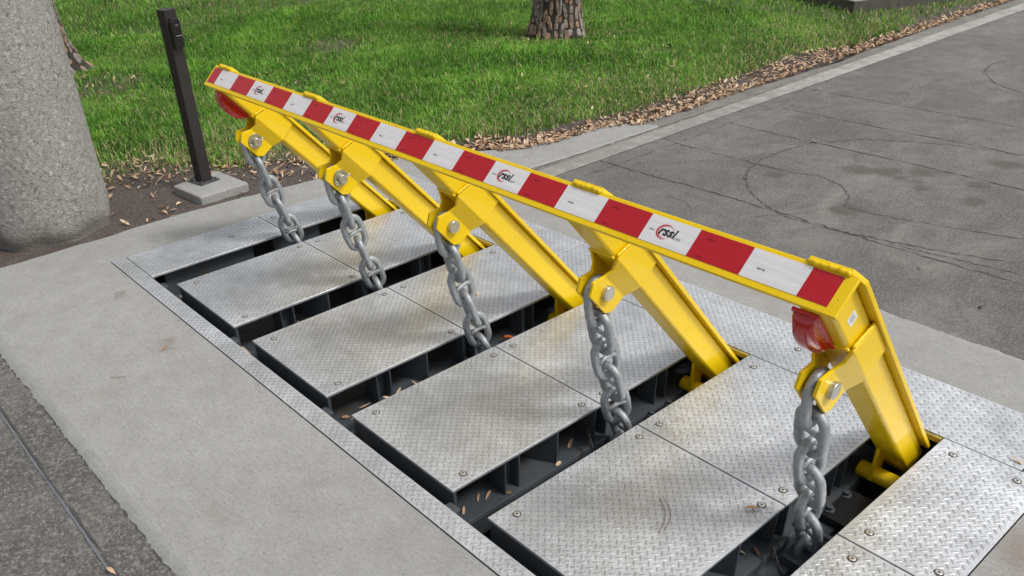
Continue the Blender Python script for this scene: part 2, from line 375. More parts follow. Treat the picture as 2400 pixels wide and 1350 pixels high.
# ------------------------------------------------------------------ ground, road, pavement
Xn, Xf = 3.236, -0.476     # barrier pit cover, near and far end
Y0, YR, YC = -0.131, 1.349, 1.671
def strip(name, pts_a, pts_b, mat, z=0., za=None, zb=None, kind='structure', parent=None):
    mb = MB(); n = len(pts_a); V = []
    for a, b in zip(pts_a, pts_b):
        V.append((a[0], a[1], a[2] if len(a) > 2 else z)); V.append((b[0], b[1], b[2] if len(b) > 2 else z))
    mb.add(V, [(2 * i, 2 * i + 1, 2 * i + 3, 2 * i + 2) for i in range(n - 1)])
    o = mb.build(name, mat, parent)
    for p in o.data.polygons:
        if p.normal.z < 0: p.flip()
    if kind and not parent: o['kind'] = kind
    return o
def rects(name, L, mat, z):
    mb = MB()
    for (x0, y0, x1, y1) in L: mb.add([(x0, y0, z), (x1, y0, z), (x1, y1, z), (x0, y1, z)], [(0, 1, 2, 3)])
    o = mb.build(name, mat); o['kind'] = 'structure'; return o
B = 160
rects('ground', [(-B, -B, B, -.09), (-B, 1.6, B, B), (-B, -.09, -.44, 1.6), (3.2, -.09, B, 1.6)], THATCH, -.09)
def jit(n, a, s): 
    r = random.Random(s); v = 0; L = []
    for i in range(n): v = v * .6 + r.uniform(-a, a); L.append(v)
    return L
# road: two strips of asphalt, one on each side of the new concrete
N = 120
ys = [1.9 + i * (12 / N) for i in range(N + 1)]; j1 = jit(N + 1, .012, 5)
road = strip('road', [(-.04 + .03 * math.sin(y * 1.3) + j, y, -.012) for y, j in zip(ys, j1)], [(.13, y, -.012) for y in ys], ASPHL)
strip('road', [(.13, 1.9, -.012), (.13, 13.9, -.012)], [(90, 1.9, -.012), (90, 13.9, -.012)], ASPH)
strip('road', [(-.04, 13.9, -.012), (-.04, 90, -.012)], [(90, 13.9, -.012), (90, 90, -.012)], ASPH)
strip('road', [(-.84, -.70, -.022), (-.84, -60, -.022)], [(90, -.70, -.022), (90, -60, -.022)], ASPHF)
# new concrete pavement round the pit, its outer edges ragged and slumped over the asphalt
pz = -.003
mb = MB()
for (x0, y0, x1, y1) in [(-.60, -.76, 4.6, Y0 - .003), (Xn + .003, Y0 - .003, 4.6, 2.0), (-.60, Y0 - .003, Xf - .003, 1.674), (-.60, 1.674, Xn + .003, 2.0)]:
    mb.add([(x0, y0, pz), (x1, y0, pz), (x1, y1, pz), (x0, y1, pz)], [(0, 1, 2, 3)])
n = 420; xs = [-.6 + 5.2 * i / n for i in range(n + 1)]; ja = [a + b for a, b in zip(jit(n + 1, .0035, 3), [.008 * math.sin(i * .06 + 2 * math.sin(i * .023)) for i in range(n + 1)])]; jb = jit(n + 1, .007, 9)
xs2 = [.02 + 4.58 * i / n for i in range(n + 1)]
A = [(x, -.76, pz) for x in xs]; Bp = [(x, -.785 - .02 * math.sin(x * 2.1) * .3 + j, pz - .004) for x, j in zip(xs, ja)]; Cp = [(b[0], b[1] - .022, -.024) for b in Bp]
for P, Q in ((A, Bp), (Bp, Cp)): mb.add([v for p in zip(P, Q) for v in p], [(2 * i, 2 * i + 1, 2 * i + 3, 2 * i + 2) for i in range(n)], True)
A = [(x, 2.0, pz) for x in xs2]; Bp = [(x, 2.03 + j * .5, pz - .001) for x, j in zip(xs2, jb)]; Cp = [(b[0], b[1] + .012, -.014) for b in Bp]
for P, Q in ((A, Bp), (Bp, Cp)): mb.add([v for p in zip(P, Q) for v in p], [(2 * i, 2 * i + 1, 2 * i + 3, 2 * i + 2) for i in range(n)], True)
# left band to the soil and the wing that tapers along the lawn
lb = [(-.83, -.95), (-.82, -.56), (-.81, -.25), (-.82, .01), (-.84, .35), (-.81, .73), (-.79, .99), (-.76, 1.24), (-.74, 1.50), (-.70, 1.77), (-.60, 2.0)]
L2 = []
for i in range(len(lb) - 1):
    for k in range(6):
        t = k / 6; L2.append((lb[i][0] * (1 - t) + lb[i + 1][0] * t, lb[i][1] * (1 - t) + lb[i + 1][1] * t))
L2.append(lb[-1]); jl = jit(len(L2), .006, 4)
P = [(x + j, y, pz) for (x, y), j in zip(L2, jl)]; Q = [(-.60, y, pz) for (x, y) in L2]; R2 = [(p[0] - .004, p[1], -.10) for p in P]
for a_, b_ in ((P, Q), (R2, P)): mb.add([v for p in zip(a_, b_) for v in p], [(2 * i, 2 * i + 1, 2 * i + 3, 2 * i + 2) for i in range(len(P) - 1)])
wt = [(-.60, 2.0), (-.52, 2.14), (-.42, 2.28), (-.30, 2.46), (-.24, 2.66), (-.225, 2.92), (-.215, 3.14), (-.17, 3.28), (-.08, 3.36), (.0, 3.42), (.035, 3.44)]
wb = [(.035, 2.0), (.03, 2.14), (.02, 2.28), (.03, 2.46), (.05, 2.66), (.055, 2.92), (.05, 3.10), (.05, 3.25), (.055, 3.34), (.05, 3.40), (.05, 3.445)]
P = [(x, y, pz) for x, y in wt]; Q = [(x, y, pz) for x, y in wb]; R2 = [(x - .004, y, -.10) for x, y in wt]; Q2 = [(x + .01, y, -.014) for x, y in wb]
for a_, b_ in ((P, Q), (R2, P), (Q, Q2)): mb.add([v for p in zip(a_, b_) for v in p], [(2 * i, 2 * i + 1, 2 * i + 3, 2 * i + 2) for i in range(len(P) - 1)])
pav = mb.build('pavement', CONC, weld=True, fix=False); pav['kind'] = 'structure'
for p in pav.data.polygons:
    if p.normal.z < -.1: p.flip()

def ribbon(name, pts, w, mat, z, parent=None, jamp=.004, sub=10, seed=1, wj=.4):
    r = random.Random(seed); L = []
    for i in range(len(pts) - 1):
        for k in range(sub): t = k / sub; L.append(((pts[i][0] * (1 - t) + pts[i + 1][0] * t), (pts[i][1] * (1 - t) + pts[i + 1][1] * t)))
    L.append(pts[-1]); V = []
    for i, (x, y) in enumerate(L):
        a = L[max(0, i - 1)]; b = L[min(len(L) - 1, i + 1)]; dx, dy = b[0] - a[0], b[1] - a[1]; l = math.hypot(dx, dy); nx, ny = -dy / l, dx / l
        o = r.uniform(-jamp, jamp); ww = w / 2 * r.uniform(1 - wj, 1 + wj); x += nx * o; y += ny * o
        V += [(x - nx * ww, y - ny * ww, z), (x + nx * ww, y + ny * ww, z)]
    mb = MB().add(V, [(2 * i, 2 * i + 1, 2 * i + 3, 2 * i + 2) for i in range(len(L) - 1)])
    o = mb.build(name, mat, parent, weld=False, fix=False)
    for p in o.data.polygons:
        if p.normal.z < 0: p.flip()
    return o
cr = [([(.12, 2.66), (.5, 2.66), (.91, 2.68), (1.27, 2.68), (1.70, 2.68), (2.05, 2.67), (2.5, 2.68), (3.1, 2.67)], .008),
      ([(1.98, 4.41), (1.6, 4.33), (1.38, 4.22), (1.19, 4.10), (.99, 3.83), (.94, 3.57), (.93, 3.35), (.98, 3.12), (1.07, 2.97), (1.20, 2.82), (1.34, 2.73), (1.53, 2.65), (1.75, 2.66), (1.94, 2.70), (2.16, 2.75), (2.5, 2.86)], .007),
      ([(.36, 3.83), (.99, 3.83), (1.52, 3.845), (2.19, 3.84), (3.2, 3.85)], .008),
      ([(.41, 4.38), (1.11, 4.38), (1.72, 4.41), (3.2, 4.42)], .007), ([(.2, 4.94), (1.02, 4.95), (1.78, 4.96), (3, 4.96)], .007),
      ([(.12, 3.30), (.41, 3.24), (.95, 3.25), (1.18, 3.25), (1.32, 3.31), (1.50, 3.25), (1.62, 3.11), (1.67, 2.98), (1.84, 2.99), (2.06, 3.05), (2.5, 3.18)], .006),
      ([(1.46, 5.79), (1.21, 5.94), (1.0, 6.24), (.94, 6.53), (1.0, 6.8)], .008),
      ([(1.66, 2.98), (1.6, 2.85), (1.52, 2.70), (1.40, 2.52)], .004), ([(2.05, 2.70), (2.3, 2.73), (2.6, 2.78)], .005),
      ([(.06, 2.2), (.06, 2.9), (.075, 3.5), (.09, 4.4), (.10, 5.2)], .008), ([(.36, 2.4), (.37, 3.2), (.36, 3.9), (.37, 4.5)], .004)]
for i, (pts, w) in enumerate(cr):
    o = ribbon('crack', pts, w * .72, CRACK, -.0095, road, seed=i, jamp=.008, sub=16, wj=.85)
o = ribbon('joint_sealant', [(-.0 + .45 * i, -.935 + .004 * (i % 2)) for i in range(10)], .0075, SEAL, -.0185, road, jamp=.002, sub=10, wj=.25)
o = ribbon('crack', [(.2 + .45 * i, -.925 + .004 * (i % 2)) for i in range(9)], .006, CRACK, -.0165, road, jamp=.003, sub=10, seed=77, wj=.9)
ribbon('crack', [(x, -.80 + j - .006 * math.sin(x * 2.1)) for x, j in list(zip(xs, ja))[::3]], .010, CRACK, -.0205, road, jamp=.004, sub=2, seed=31, wj=.9)
strip('painted_line', [(.10, 2.06 + .2 * i, -.0085) for i in range(60)], [(.235 if i < 14 else .245, 2.06 + .2 * i, -.0085) for i in range(60)], LINE, parent=road)

# soil and thatch with a little relief
def hgt(x, y): return .012 * math.sin(x * 3.1 + 1.2 * math.sin(y * 2.3)) * math.sin(y * 2.7 + x) + .006 * math.sin(x * 11 + 3 * math.sin(y * 7)) * math.sin(y * 13)
def edge_x(y):   # x of the pavement or road edge on the lawn side
    pts = [(lb[i][1], lb[i][0]) for i in range(len(lb))] + [(y_, x_) for x_, y_ in wt[1:9]] + [(3.6, -.06), (14, -.06)]
    return float(np.interp(y, [p[0] for p in pts], [p[1] for p in pts]))
def ground_z(x, y): return -.024 + hgt(x, y) * min(1, max(.2, (edge_x(y) - x) * 2))
GX = np.arange(-13, .0, .09); GY = np.arange(-6, 13, .09)
V = [(x, y, min(-.010, ground_z(x, y)) if edge_x(y) - x < .3 else ground_z(x, y)) for y in GY for x in GX]; nx = len(GX)
F = []; FM = []
for jy in range(len(GY) - 1):
    for ix in range(nx - 1):
        cx, cy = GX[ix] + .045, GY[jy] + .045
        if cx > edge_x(cy) + .12: continue
        F.append((jy * nx + ix, jy * nx + ix + 1, (jy + 1) * nx + ix + 1, (jy + 1) * nx + ix))
        bare = (cx > -2.15 and cy < 1.75 + .2 * math.sin(cx * 3)) or (cx > edge_x(cy) - .30)
        FM.append(0 if bare else 1)
me = bpy.data.meshes.new('soil'); me.from_pydata(V, [], F); me.materials.append(SOIL); me.materials.append(THATCH)
me.polygons.foreach_set('material_index', FM); me.polygons.foreach_set('use_smooth', [True] * len(F)); me.update()
soil = bpy.data.objects.new('soil', me); COL.objects.link(soil); soil['kind'] = 'structure'

# pit: walls and floor
mb = MB(); px0, px1, py0, py1, pzb = Xf + .02, Xn - .02, -.115, 1.655, -.46
c = [(px0, py0), (px1, py0), (px1, py1), (px0, py1)]
for i in range(4):
    a, b = c[i], c[(i + 1) % 4]; mb.add([(a[0], a[1], -.012), (b[0], b[1], -.012), (b[0], b[1], pzb), (a[0], a[1], pzb)], [(0, 1, 2, 3)])
mb.add([(x, y, pzb) for x, y in c], [(0, 1, 2, 3)])
o = mb.build('pit', PITC, fix=False); o['kind'] = 'structure'

# ------------------------------------------------------------------ deck plates
Pt = .73; SW = .162; TH = .010
def tread_plate(x0, y0, x1, y1, name='deck_plate', zt=0., phase=0):
    """checker plate: slab with lozenge ribs raised 1.4 mm"""
    me_v = []; me_f = []
    g = .0012
    x0 += g; x1 -= g; y0 += g; y1 -= g
    c = .0006
    me_v += [(x0, y0, zt - TH), (x1, y0, zt - TH), (x1, y1, zt - TH), (x0, y1, zt - TH), (x0, y0, zt - c), (x1, y0, zt - c), (x1, y1, zt - c), (x0, y1, zt - c),
             (x0 + c, y0 + c, zt), (x1 - c, y0 + c, zt), (x1 - c, y1 - c, zt), (x0 + c, y1 - c, zt)]
    me_f += [(0, 3, 2, 1), (0, 1, 5, 4), (1, 2, 6, 5), (2, 3, 7, 6), (3, 0, 4, 7), (4, 5, 9, 8), (5, 6, 10, 9), (6, 7, 11, 10), (7, 4, 8, 11), (8, 9, 10, 11)]
    a = .0205; r2 = math.sqrt(.5); L = .0130; Wd = .0046; H = .0018
    prof = [(-1, 0), (-.62, .72), (0, 1), (.62, .72), (1, 0), (.62, -.72), (0, -1), (-.62, -.72)]
    k = 0
    R = int(6 / a)
    cx, cy = (x0 + x1) / 2, (y0 + y1) / 2
    rad = math.hypot(x1 - x0, y1 - y0) / 2; m = int(rad / a) + 2
    ci = round(((cx + cy) * r2) / a); cj = round(((cy - cx) * r2) / a)
    for i in range(ci - m, ci + m + 1):
        for j in range(cj - m, cj + m + 1):
            X = (i - j) * a * r2; Y = (i + j) * a * r2
            if not (x0 + .004 < X < x1 - .004 and y0 + .004 < Y < y1 - .004): continue
            if (i + j) % 2: d = (r2, r2)
            else: d = (-r2, r2)
            if not (x0 < X + d[0] * L < x1 and x0 < X - d[0] * L < x1 and y0 < Y + d[1] * L < y1 and y0 < Y - d[1] * L < y1): continue
            b = len(me_v); q = (-d[1], d[0])
            for (s, w) in prof: me_v.append((X + d[0] * L * s + q[0] * Wd * w, Y + d[1] * L * s + q[1] * Wd * w, zt + .0001))
            me_v.append((X - d[0] * L * .5, Y - d[1] * L * .5, zt + H)); me_v.append((X + d[0] * L * .5, Y + d[1] * L * .5, zt + H))
            p, s2 = b + 8, b + 9
            me_f += [(b, p, b + 1), (b, b + 7, p), (b + 1, p, b + 2), (b + 7, b + 6, p), (b + 2, p, s2), (b + 6, s2, p), (b + 2, s2, b + 3), (b + 6, b + 5, s2), (b + 3, s2, b + 4), (b + 5, b + 4, s2)]
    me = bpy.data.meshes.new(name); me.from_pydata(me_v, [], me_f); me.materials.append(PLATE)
    me.materials.append(PLATE_DARK_REFL); me.polygons.foreach_set('material_index', [0] * 10 + [1] * (len(me_f) - 10))
    sm = [False] * len(me_f)
    for i in range(10, len(me_f)): sm[i] = True
    me.polygons.foreach_set('use_smooth', sm)
    import bmesh
    me.update()
    o = bpy.data.objects.new(name, me); COL.objects.link(o)
    # lozenge faces must look up
    for p in me.polygons:
        if p.index >= 10 and p.normal.z < 0: p.flip()
    return o
# screw: dark countersink ring and pale head with hexagonal socket
mb = MB(); mb.tube([(0, 0, .0002), (0, 0, .0016)], .0135, 16); SCR_R = mb.build('recess', SRING, mesh_only=True)
mb = MB(); mb.tube([(0, 0, .0010), (0, 0, .0026), (0, 0, .0031)], [.0098, .0098, .0085], 16)
SCR_H = mb.build('screw', SCREW, mesh_only=True)
mb = MB(); mb.tube([(0, 0, .0031), (0, 0, .0036)], .0036, 6); SCR_S = mb.build('socket', SRING, mesh_only=True)
def screw(parent, x, y):
    a = bpy.data.objects.new('screw', SCR_H); a.location = (x, y, 0); a.parent = parent; COL.objects.link(a)
    for nm, m_ in (('recess', SCR_R), ('socket', SCR_S)):
        b = bpy.data.objects.new(nm, m_); b.parent = a; COL.objects.link(b)
YS = .6866
cols = ['first', 'second', 'third', 'fourth']
who = ['far arm', 'second arm from the far end', 'middle arm', 'fourth arm from the far end']
lab_f = ['front deck plate between the two farthest chains, scuffed grey, mud strip beyond', 'front deck plate between second and third chain from the far end, heavily scuffed',
         'front deck plate between the middle chain and the fourth, brown stains near its corner', 'nearest large front deck plate with a curled pine needle lying on it']
lab_r = ['rear deck plate between the two farthest yellow arms, mostly in their shade', 'rear deck plate between the second and the middle yellow arm',
         'rear deck plate between the middle arm and the fourth arm', 'rear deck plate between the fourth arm and the nearest arm, bright sheen']
for k in range(4):
    x0, x1 = Pt * k, Pt * (k + 1) - SW
    o = tread_plate(x0, 0, x1, YS - .001); tag(o, lab_f[k], 'deck plate', 'galvanised checker plates covering the barrier pit')
    for sx, sy in ((x0 + .05, .075), (x1 - .045, .08), (x0 + .05, YS - .05), (x1 - .05, YS - .05)): screw(o, sx, sy)
    o = tread_plate(x0, YS + .003, x1, YR - .001); tag(o, lab_r[k], 'deck plate', 'galvanised checker plates covering the barrier pit')
    for sx, sy in ((x0 + .05, YS + .055), (x1 - .045, YS + .055), (x0 + .06, YR - .07), (x1 - .06, YR - .07)): screw(o, sx, sy)
GP = 'galvanised checker plates covering the barrier pit'
o = tread_plate(Xf, -.0545, -SW, YS - .001); tag(o, 'deck plate at the far end beside the mud, front half', 'deck plate', GP); screw(o, -.33, .45)
o = tread_plate(Xf, YS + .003, -SW, YR - .001); tag(o, 'deck plate at the far end beside the mud, rear half behind the far chain', 'deck plate', GP); screw(o, -.40, .74); screw(o, -.23, .74)
x0 = 4 * Pt
o = tread_plate(x0, -.0545, Xn, YS - .001); tag(o, 'deck plate at the near end, front half cut off by the bottom of the photo', 'deck plate', GP)
screw(o, x0 + .08, YS - .06); screw(o, x0 + .235, YS - .10)
o = tread_plate(x0, YS + .003, Xn, YR - .001); tag(o, 'deck plate at the near end beside the nearest arm, rear half', 'deck plate', GP)
screw(o, x0 + .06, YS + .07); screw(o, x0 + .06, YR - .07); screw(o, Xn - .07, YR - .06); screw(o, Xn - .055, YS + .06)
o = tread_plate(Xf, Y0, Xn, -.0565, 'edge_plate'); tag(o, 'long narrow front edging plate with tread pattern between concrete and pit', 'edge plate')
for xa, xb, lb_ in ((Xf, 1.03, 'rear edging plate with tread pattern, far section behind the yellow arms'), (1.033, 3.155, 'rear edging plate with tread pattern, long middle section'), (3.158, Xn, 'short rear edging plate at the near end of the deck')):
    o = tread_plate(xa, YR + .002, xb, YC, 'edge_plate'); tag(o, lb_, 'edge plate', 'rear edging plates')
    for i in range(int((xb - xa) / .36)): screw(o, xa + .18 + .36 * i, YR + .16) if i % 2 else None
# dark seam strip that shows between far plate and slots: yellow painted lips at the rear of each slot
# ------------------------------------------------------------------ steel frame in the pit
fr = empty('pit_frame', (0, 0, -.4)); tag(fr, 'dark blue-grey steel frame inside the pit carrying the deck plates', 'steel frame')
FZ = .4
def fpart(mb, name, mat=STEEL, bevel=.0015):
    o = mb.build(name, mat, fr, bevel=bevel); o.location = (0, 0, 0)
    o.data.transform(Matrix.Translation((0, 0, FZ))); return o
for k in range(4):
    x0, x1 = Pt * k, Pt * (k + 1) - SW
    fpart(MB().box(x0 + .006, .006, -.17, x1 - .004, .018, -TH - .0005), 'front_plate')
    fpart(MB().box(x0 + .004, .0185, -.17, x0 + .012, YR - .02, -TH - .0005), 'side_web')
    # bottom rail below the near edge, with lip
    fpart(MB().box(x1 - .115, .02, -.162, x1 + .012, YR, -.152).box(x1 + .002, .02, -.24, x1 + .012, YR, -.1625), 'rail')
    for (ya, d) in ((.225, .10), (.66, .10), (1.0, .10)):
        mb = MB().box(x1 - .09, ya, -.1515, x1 - .006, ya + .007, -TH - .001).box(x1 - .055, ya + .0075, -.1515, x1 - .048, ya + .062, -TH - .001).box(x1 - .09, ya + .0625, -.1515, x1 - .006, ya + .0695, -TH - .001)
        fpart(mb, 'stiffener')
    fpart(MB().solid([(x1 - .20, .37, -.1515), (x1 - .006, .47, -.1515), (x1 - .006, .47, -TH - .001), (x1 - .20, .37, -TH - .001)], [(0, 1, 2, 3)], (.0, .008, 0)), 'gusset')
for (xa, xb) in ((Xf + .03, -SW), (4 * Pt, Xn - .03)):
    fpart(MB().box(xa, -.05, -.17, xb, -.04, -TH - .0005), 'front_plate')
fpart(MB().box(-SW - .14, .02, -.162, -SW + .012, YR, -.152).box(-SW - .05, .02, -.1515, -SW - .043, .50, -TH - .001).box(-SW - .05, .62, -.1515, -SW - .043, .9, -TH - .001), 'rail')
fpart(MB().box(4 * Pt + .004, -.02, -.30, 4 * Pt + .012, YR - .02, -TH - .0005), 'side_web')
fpart(MB().box(Xf + .03, -.062, -.10, Xn - .03, -.0575, -TH - .001).box(Xf + .03, -.0565, -.10, Xn - .03, -.045, -.094), 'rail')
for k in range(5):   # small angle brackets bridging the front gap, then the parts at the rear of the slot
    xs_ = Pt * k - SW
    fpart(MB().box(xs_ - .02, -.04, -.062, xs_ + .03, .004, -.056).box(xs_ + .024, -.04, -.11, xs_ + .030, .004, -.0625), 'angle_bracket')
    xc = Pt * k - .09
    o = fpart(MB().box(xs_ - .05, .92, -.20, xs_ + .19, 1.10, -.165), 'bearing_plate', BLACK, .003)
    for bx, by in ((xs_ + .02, .955), (xs_ + .02, 1.06), (xs_ + .11, .955), (xs_ + .12, 1.07)):
        b = MB().tube([(bx, by, -.165), (bx, by, -.161)], .019, 14).tube([(bx, by, -.161), (bx, by, -.149)], .0125, 6, smooth=False).build('bolt', STEEL, o, bevel=.001)
        b.data.transform(Matrix.Translation((0, 0, FZ)))
    fpart(MB().box(xs_ + .004, YR - .014, -.020, Pt * k - .004, YR - .002, -.0015), 'slot_lip', LIPM, .001)
    fpart(MB().tube([(xs_ - .01, .80, -.15), (Pt * k, .815, -.14)], .010, 10), 'cross_rod')
    fpart(MB().box(xs_ + .03, .66, -.26, xs_ + .12, .80, -.16), 'chain_anchor', STEEL, .006)
fpart(MB().bar((2.94 - SW, .02, -.20), (2.94 - SW, .95, -.20), .10, .01), 'rail')
fpart(MB().box(2.62 + .0, .02, -.225, 2.92, .95, -.215).box(2.90, .02, -.2145, 2.908, .95, -.17), 'rail')
# hose coils and odds in the pit, seen in the far slots
hose = []
for i in range(80):
    t = i / 79; hose.append((.55 + .35 * t, .05 + .22 * t + .012 * math.cos(i * 1.9), -.22 + .012 * math.sin(i * 1.9)))
MB().tube(hose, .006, 6).build('ribbed_hose', BLACK, tag(empty('hose', (0, 0, 0)), 'black ribbed hose lying in the pit below the second slot', 'hose'))
o = MB().tube([(1.28, .90 + .02 * i, -.12 - .012 * i + .01 * math.sin(i)) for i in range(9)], .006, 8).build('cable', m_simple('orange_cable', (.5, .09, .015), .5)); tag(o, 'orange cable end in the third slot behind the middle chain', 'cable')

# ------------------------------------------------------------------ the barrier
ALPHA = 0.83081; T0 = Vector((0, .4867, .8530)); U = Vector((0, math.cos(ALPHA), -math.sin(ALPHA))); HL = 1.30
Hp = T0 + U * HL
bar = empty('wedge_barrier', Hp, (math.pi / 2 - ALPHA, 0, 0))
tag(bar, 'raised yellow steel wedge barrier with five arms and a red and white striped beam', 'road barrier')
def Z(u): return HL - u
XK = [-.09 + Pt * k for k in range(5)]
# face beam
beam = MB().box(-.197, -.094, Z(.013), 2.889, .012, Z(0)).build('beam', YEL, bar, bevel=.0025)
tb0 = -.1135; tl = (2.7849 - tb0) / 19
edges = [-.184] + [tb0 + tl * i for i in range(20)] + [2.860]
TZ = Z(0) + .0004
def text_mesh(body, size, shear=0., offset=0., space=1.):
    cu = bpy.data.curves.new('txt', 'FONT'); cu.body = body; cu.size = size; cu.shear = shear; cu.offset = offset; cu.align_x = 'CENTER'; cu.align_y = 'CENTER'; cu.space_character = space; cu.extrude = .0001; cu.resolution_u = 3
    ob = bpy.data.objects.new('txt', cu); COL.objects.link(ob); bpy.context.view_layer.update()
    me = bpy.data.meshes.new_from_object(ob.evaluated_get(bpy.context.evaluated_depsgraph_get())); bpy.data.objects.remove(ob); return me
T_R = text_mesh('rssi', .0350, .25, .0012, 1.04); T_C = text_mesh('.com', .0135, 0, 0, .9); T_D = text_mesh('DOT-C2', .0058, .1, .0002)
T_R.materials.clear(); T_R.materials.append(INK); T_C.materials.clear(); T_C.materials.append(GINK); T_D.materials.clear(); T_D.materials.append(INK)
T_DR = T_D.copy(); T_DR.materials.clear(); T_DR.materials.append(SHADE)
def crescent(a, b, cx, a0, a1, w, tilt=0):
    mb = MB(); n = 26; V = []
    for i in range(n + 1):
        t = a0 + (a1 - a0) * i / n; f = abs(math.sin(math.pi * i / n)) ** .8; ww = w * f + .0002
        for s in (-1, 1):
            V.append((cx + math.cos(t) * (a + s * ww / 2), math.sin(t) * (b + s * ww / 2), 0))
    mb.add(V, [(2 * i, 2 * i + 1, 2 * i + 3, 2 * i + 2) for i in range(n)]); return mb
mb = MB()
for c_ in (crescent(.026, .0205, -.001, math.radians(70), math.radians(290), .0044), crescent(.0235, .018, .001, math.radians(35), math.radians(240), .0022), crescent(.023, .0175, .001, math.radians(120), math.radians(310), .0020)):
    mb.add(c_.v, c_.f)
LOGO = mb.build('swoosh', RINK, mesh_only=True, weld=False)
for i in range(21):
    a, b = edges[i], edges[i + 1]; red = i % 2 == 0
    o = MB().box(0, -.0765, 0, b - a - .0006, 0, .0006).build('reflective_tape', TRED if red else TWHT, bar)
    o.location = (a + .0003, 0, TZ)
    w = b - a; zt = .0009
    def put(me, nm, x, y, z=zt):
        q = bpy.data.objects.new(nm, me); q.location = (x, y, z); q.parent = o; COL.objects.link(q); return q
    j = i - 1
    if not red:
        if j in (2, 6, 12, 16):
            o['label'] = 'white tape block printed with the rssi.com logo'
            put(T_R, 'lettering', w * .455, -.0355, .0010); put(T_C, 'lettering', w * .455 + .0345, -.0445, .0010); put(LOGO, 'swoosh', w * .43, -.037, .0008)
            q = put(T_D, 'lettering', w * .15, -.041); q.scale = (.7, .7, 1)
        else: put(T_D, 'lettering', w * .28, -.046)
    elif w > .1:
        put(T_DR, 'lettering', w * .25, -.018); put(T_DR, 'lettering', w * .22, -.068)
# arm parts built once in the arm's own frame (x across, y = out of the back, z = up the arm)
def rounded(x0, x1, y0, y1, r, n=5):
    L = []
    for cx, cy, s in ((x1 - r, y1 - r, 0), (x0 + r, y1 - r, 1), (x0 + r, y0 + r, 2), (x1 - r, y0 + r, 3)):
        for i in range(n + 1): t = math.pi / 2 * (s + i / n); L.append((cx + r * math.cos(t), cy + r * math.sin(t)))
    return L
tube_m = MB().prism(rounded(-.046, .046, -.088, .008, .013), 2, Z(1.26), Z(.0135), True)
arm_me = tube_m.build('arm', YEL, mesh_only=True)
bp = [(-.066, Z(-.006)), (.040, Z(-.006)), (.066, Z(.03)), (.066, Z(1.22)), (-.066, Z(1.22))]
back_me = MB().prism([(x, z) for x, z in bp], 1, .0085, .0225).build('back_plate', YEL, mesh_only=True)
# weld bead on top
def bead(mb, p0, p1, r, n=26, seed=0, k=8):
    rr = random.Random(seed); pts = []; R = []
    for i in range(n + 1):
        t = i / n; pts.append(Vector(p0).lerp(Vector(p1), t) + Vector((rr.uniform(-1, 1), rr.uniform(-1, 1), rr.uniform(-1, 1))) * r * .15)
        R.append(r * (0.82 + .22 * abs(math.sin(i * 1.57 + .4))) * (.5 if i in (0, n) else 1))
    mb.tube(pts, R, k); return mb
weld_ms = []
def wb_(*a, **k): weld_ms.append(bead(MB(), *a, **k).build('weld', YEL, mesh_only=True))
wb_((-.062, .0105, Z(-.001)), (.040, .0105, Z(-.001)), .0085, seed=1)
wb_((.0535, .006, Z(.233)), (.0535, -.080, Z(.200)), .0052, seed=2); wb_((.050, -.089, Z(.199)), (-.050, -.089, Z(.199)), .0048, seed=3); wb_((-.0535, .006, Z(.233)), (-.0535, -.080, Z(.200)), .0052, seed=4)

# bracket cheek: flat on the tube's side, cranked in, then the eared plate for the pin
def cheek(s):
    o1, o2 = .0575, .0305
    def P(x, u, v): return (s * x, v, Z(u))
    V = [P(o1, .238, .0075), P(o1, .385, .0075), P(o1, .207, -.085), P(o1, .388, -.085),
         P((o1 + o2) / 2, .236, -.112), P((o1 + o2) / 2, .381, -.112), P(o2, .236, -.138), P(o2, .373, -.138),
         P(o2, .222, -.158), P(o2, .206, -.180), P(o2, .229, -.217), P(o2, .338, -.219), P(o2, .364, -.200)]
    F = [(0, 1, 3, 2), (2, 3, 5, 4), (4, 5, 7, 6), (6, 7, 12, 11, 10, 9, 8)]
    if s < 0: F = [tuple(reversed(f)) for f in F]
    return MB().solid(V, F, (-s * .0105, 0, 0)).build('bracket', YEL, mesh_only=True)
ck = {s: cheek(s) for s in (1, -1)}
pu, pv = .283, -.170
pinh = MB().tube([(-.045, pv, Z(pu)), (.044, pv, Z(pu)), (.046, pv, Z(pu))], [.0235, .0235, .0218], 32).build('pin', ZINC, mesh_only=True)
pinw = MB().tube([(-.045, pv, Z(pu)), (.054, pv, Z(pu)), (.057, pv, Z(pu))], [.0185, .0185, .0165], 24).build('pin', ZINC, mesh_only=True)
washer = MB().tube([(.0310, pv, Z(pu)), (.0345, pv, Z(pu)), (.0352, pv, Z(pu))], [.035, .035, .034], 30).build('washer', WASH, mesh_only=True)
ct = MB(); loop = [(.0475, pv - .019 - .012 + .006 * math.cos(t), Z(pu) + .012 + .006 * math.sin(t)) for t in np.linspace(0, 2 * math.pi, 12)]
ct.tube([(.0475, pv - .030, Z(pu) + .010), (.0475, pv + .028, Z(pu) - .016), (.0475, pv + .034, Z(pu) - .030)], .0022, 6); ct.tube(loop, .002, 6)
ct.tube([(.0475, pv + .02, Z(pu) - .012), (.0475, pv + .040, Z(pu) - .014)], .0022, 6)
cot = ct.build('cotter_pin', ZINC, mesh_only=True)
piv = MB().tube([(-.074, 0, 0), (.080, 0, 0)], .028, 24).build('pivot_tube', YEL, mesh_only=True)
gus = MB().prism([(-.036, .0), (.055, .10), (.055, .01), (.01, -.038), (-.03, -.034)], 0, -.034, -.022).build('gusset', YEL, mesh_only=True)
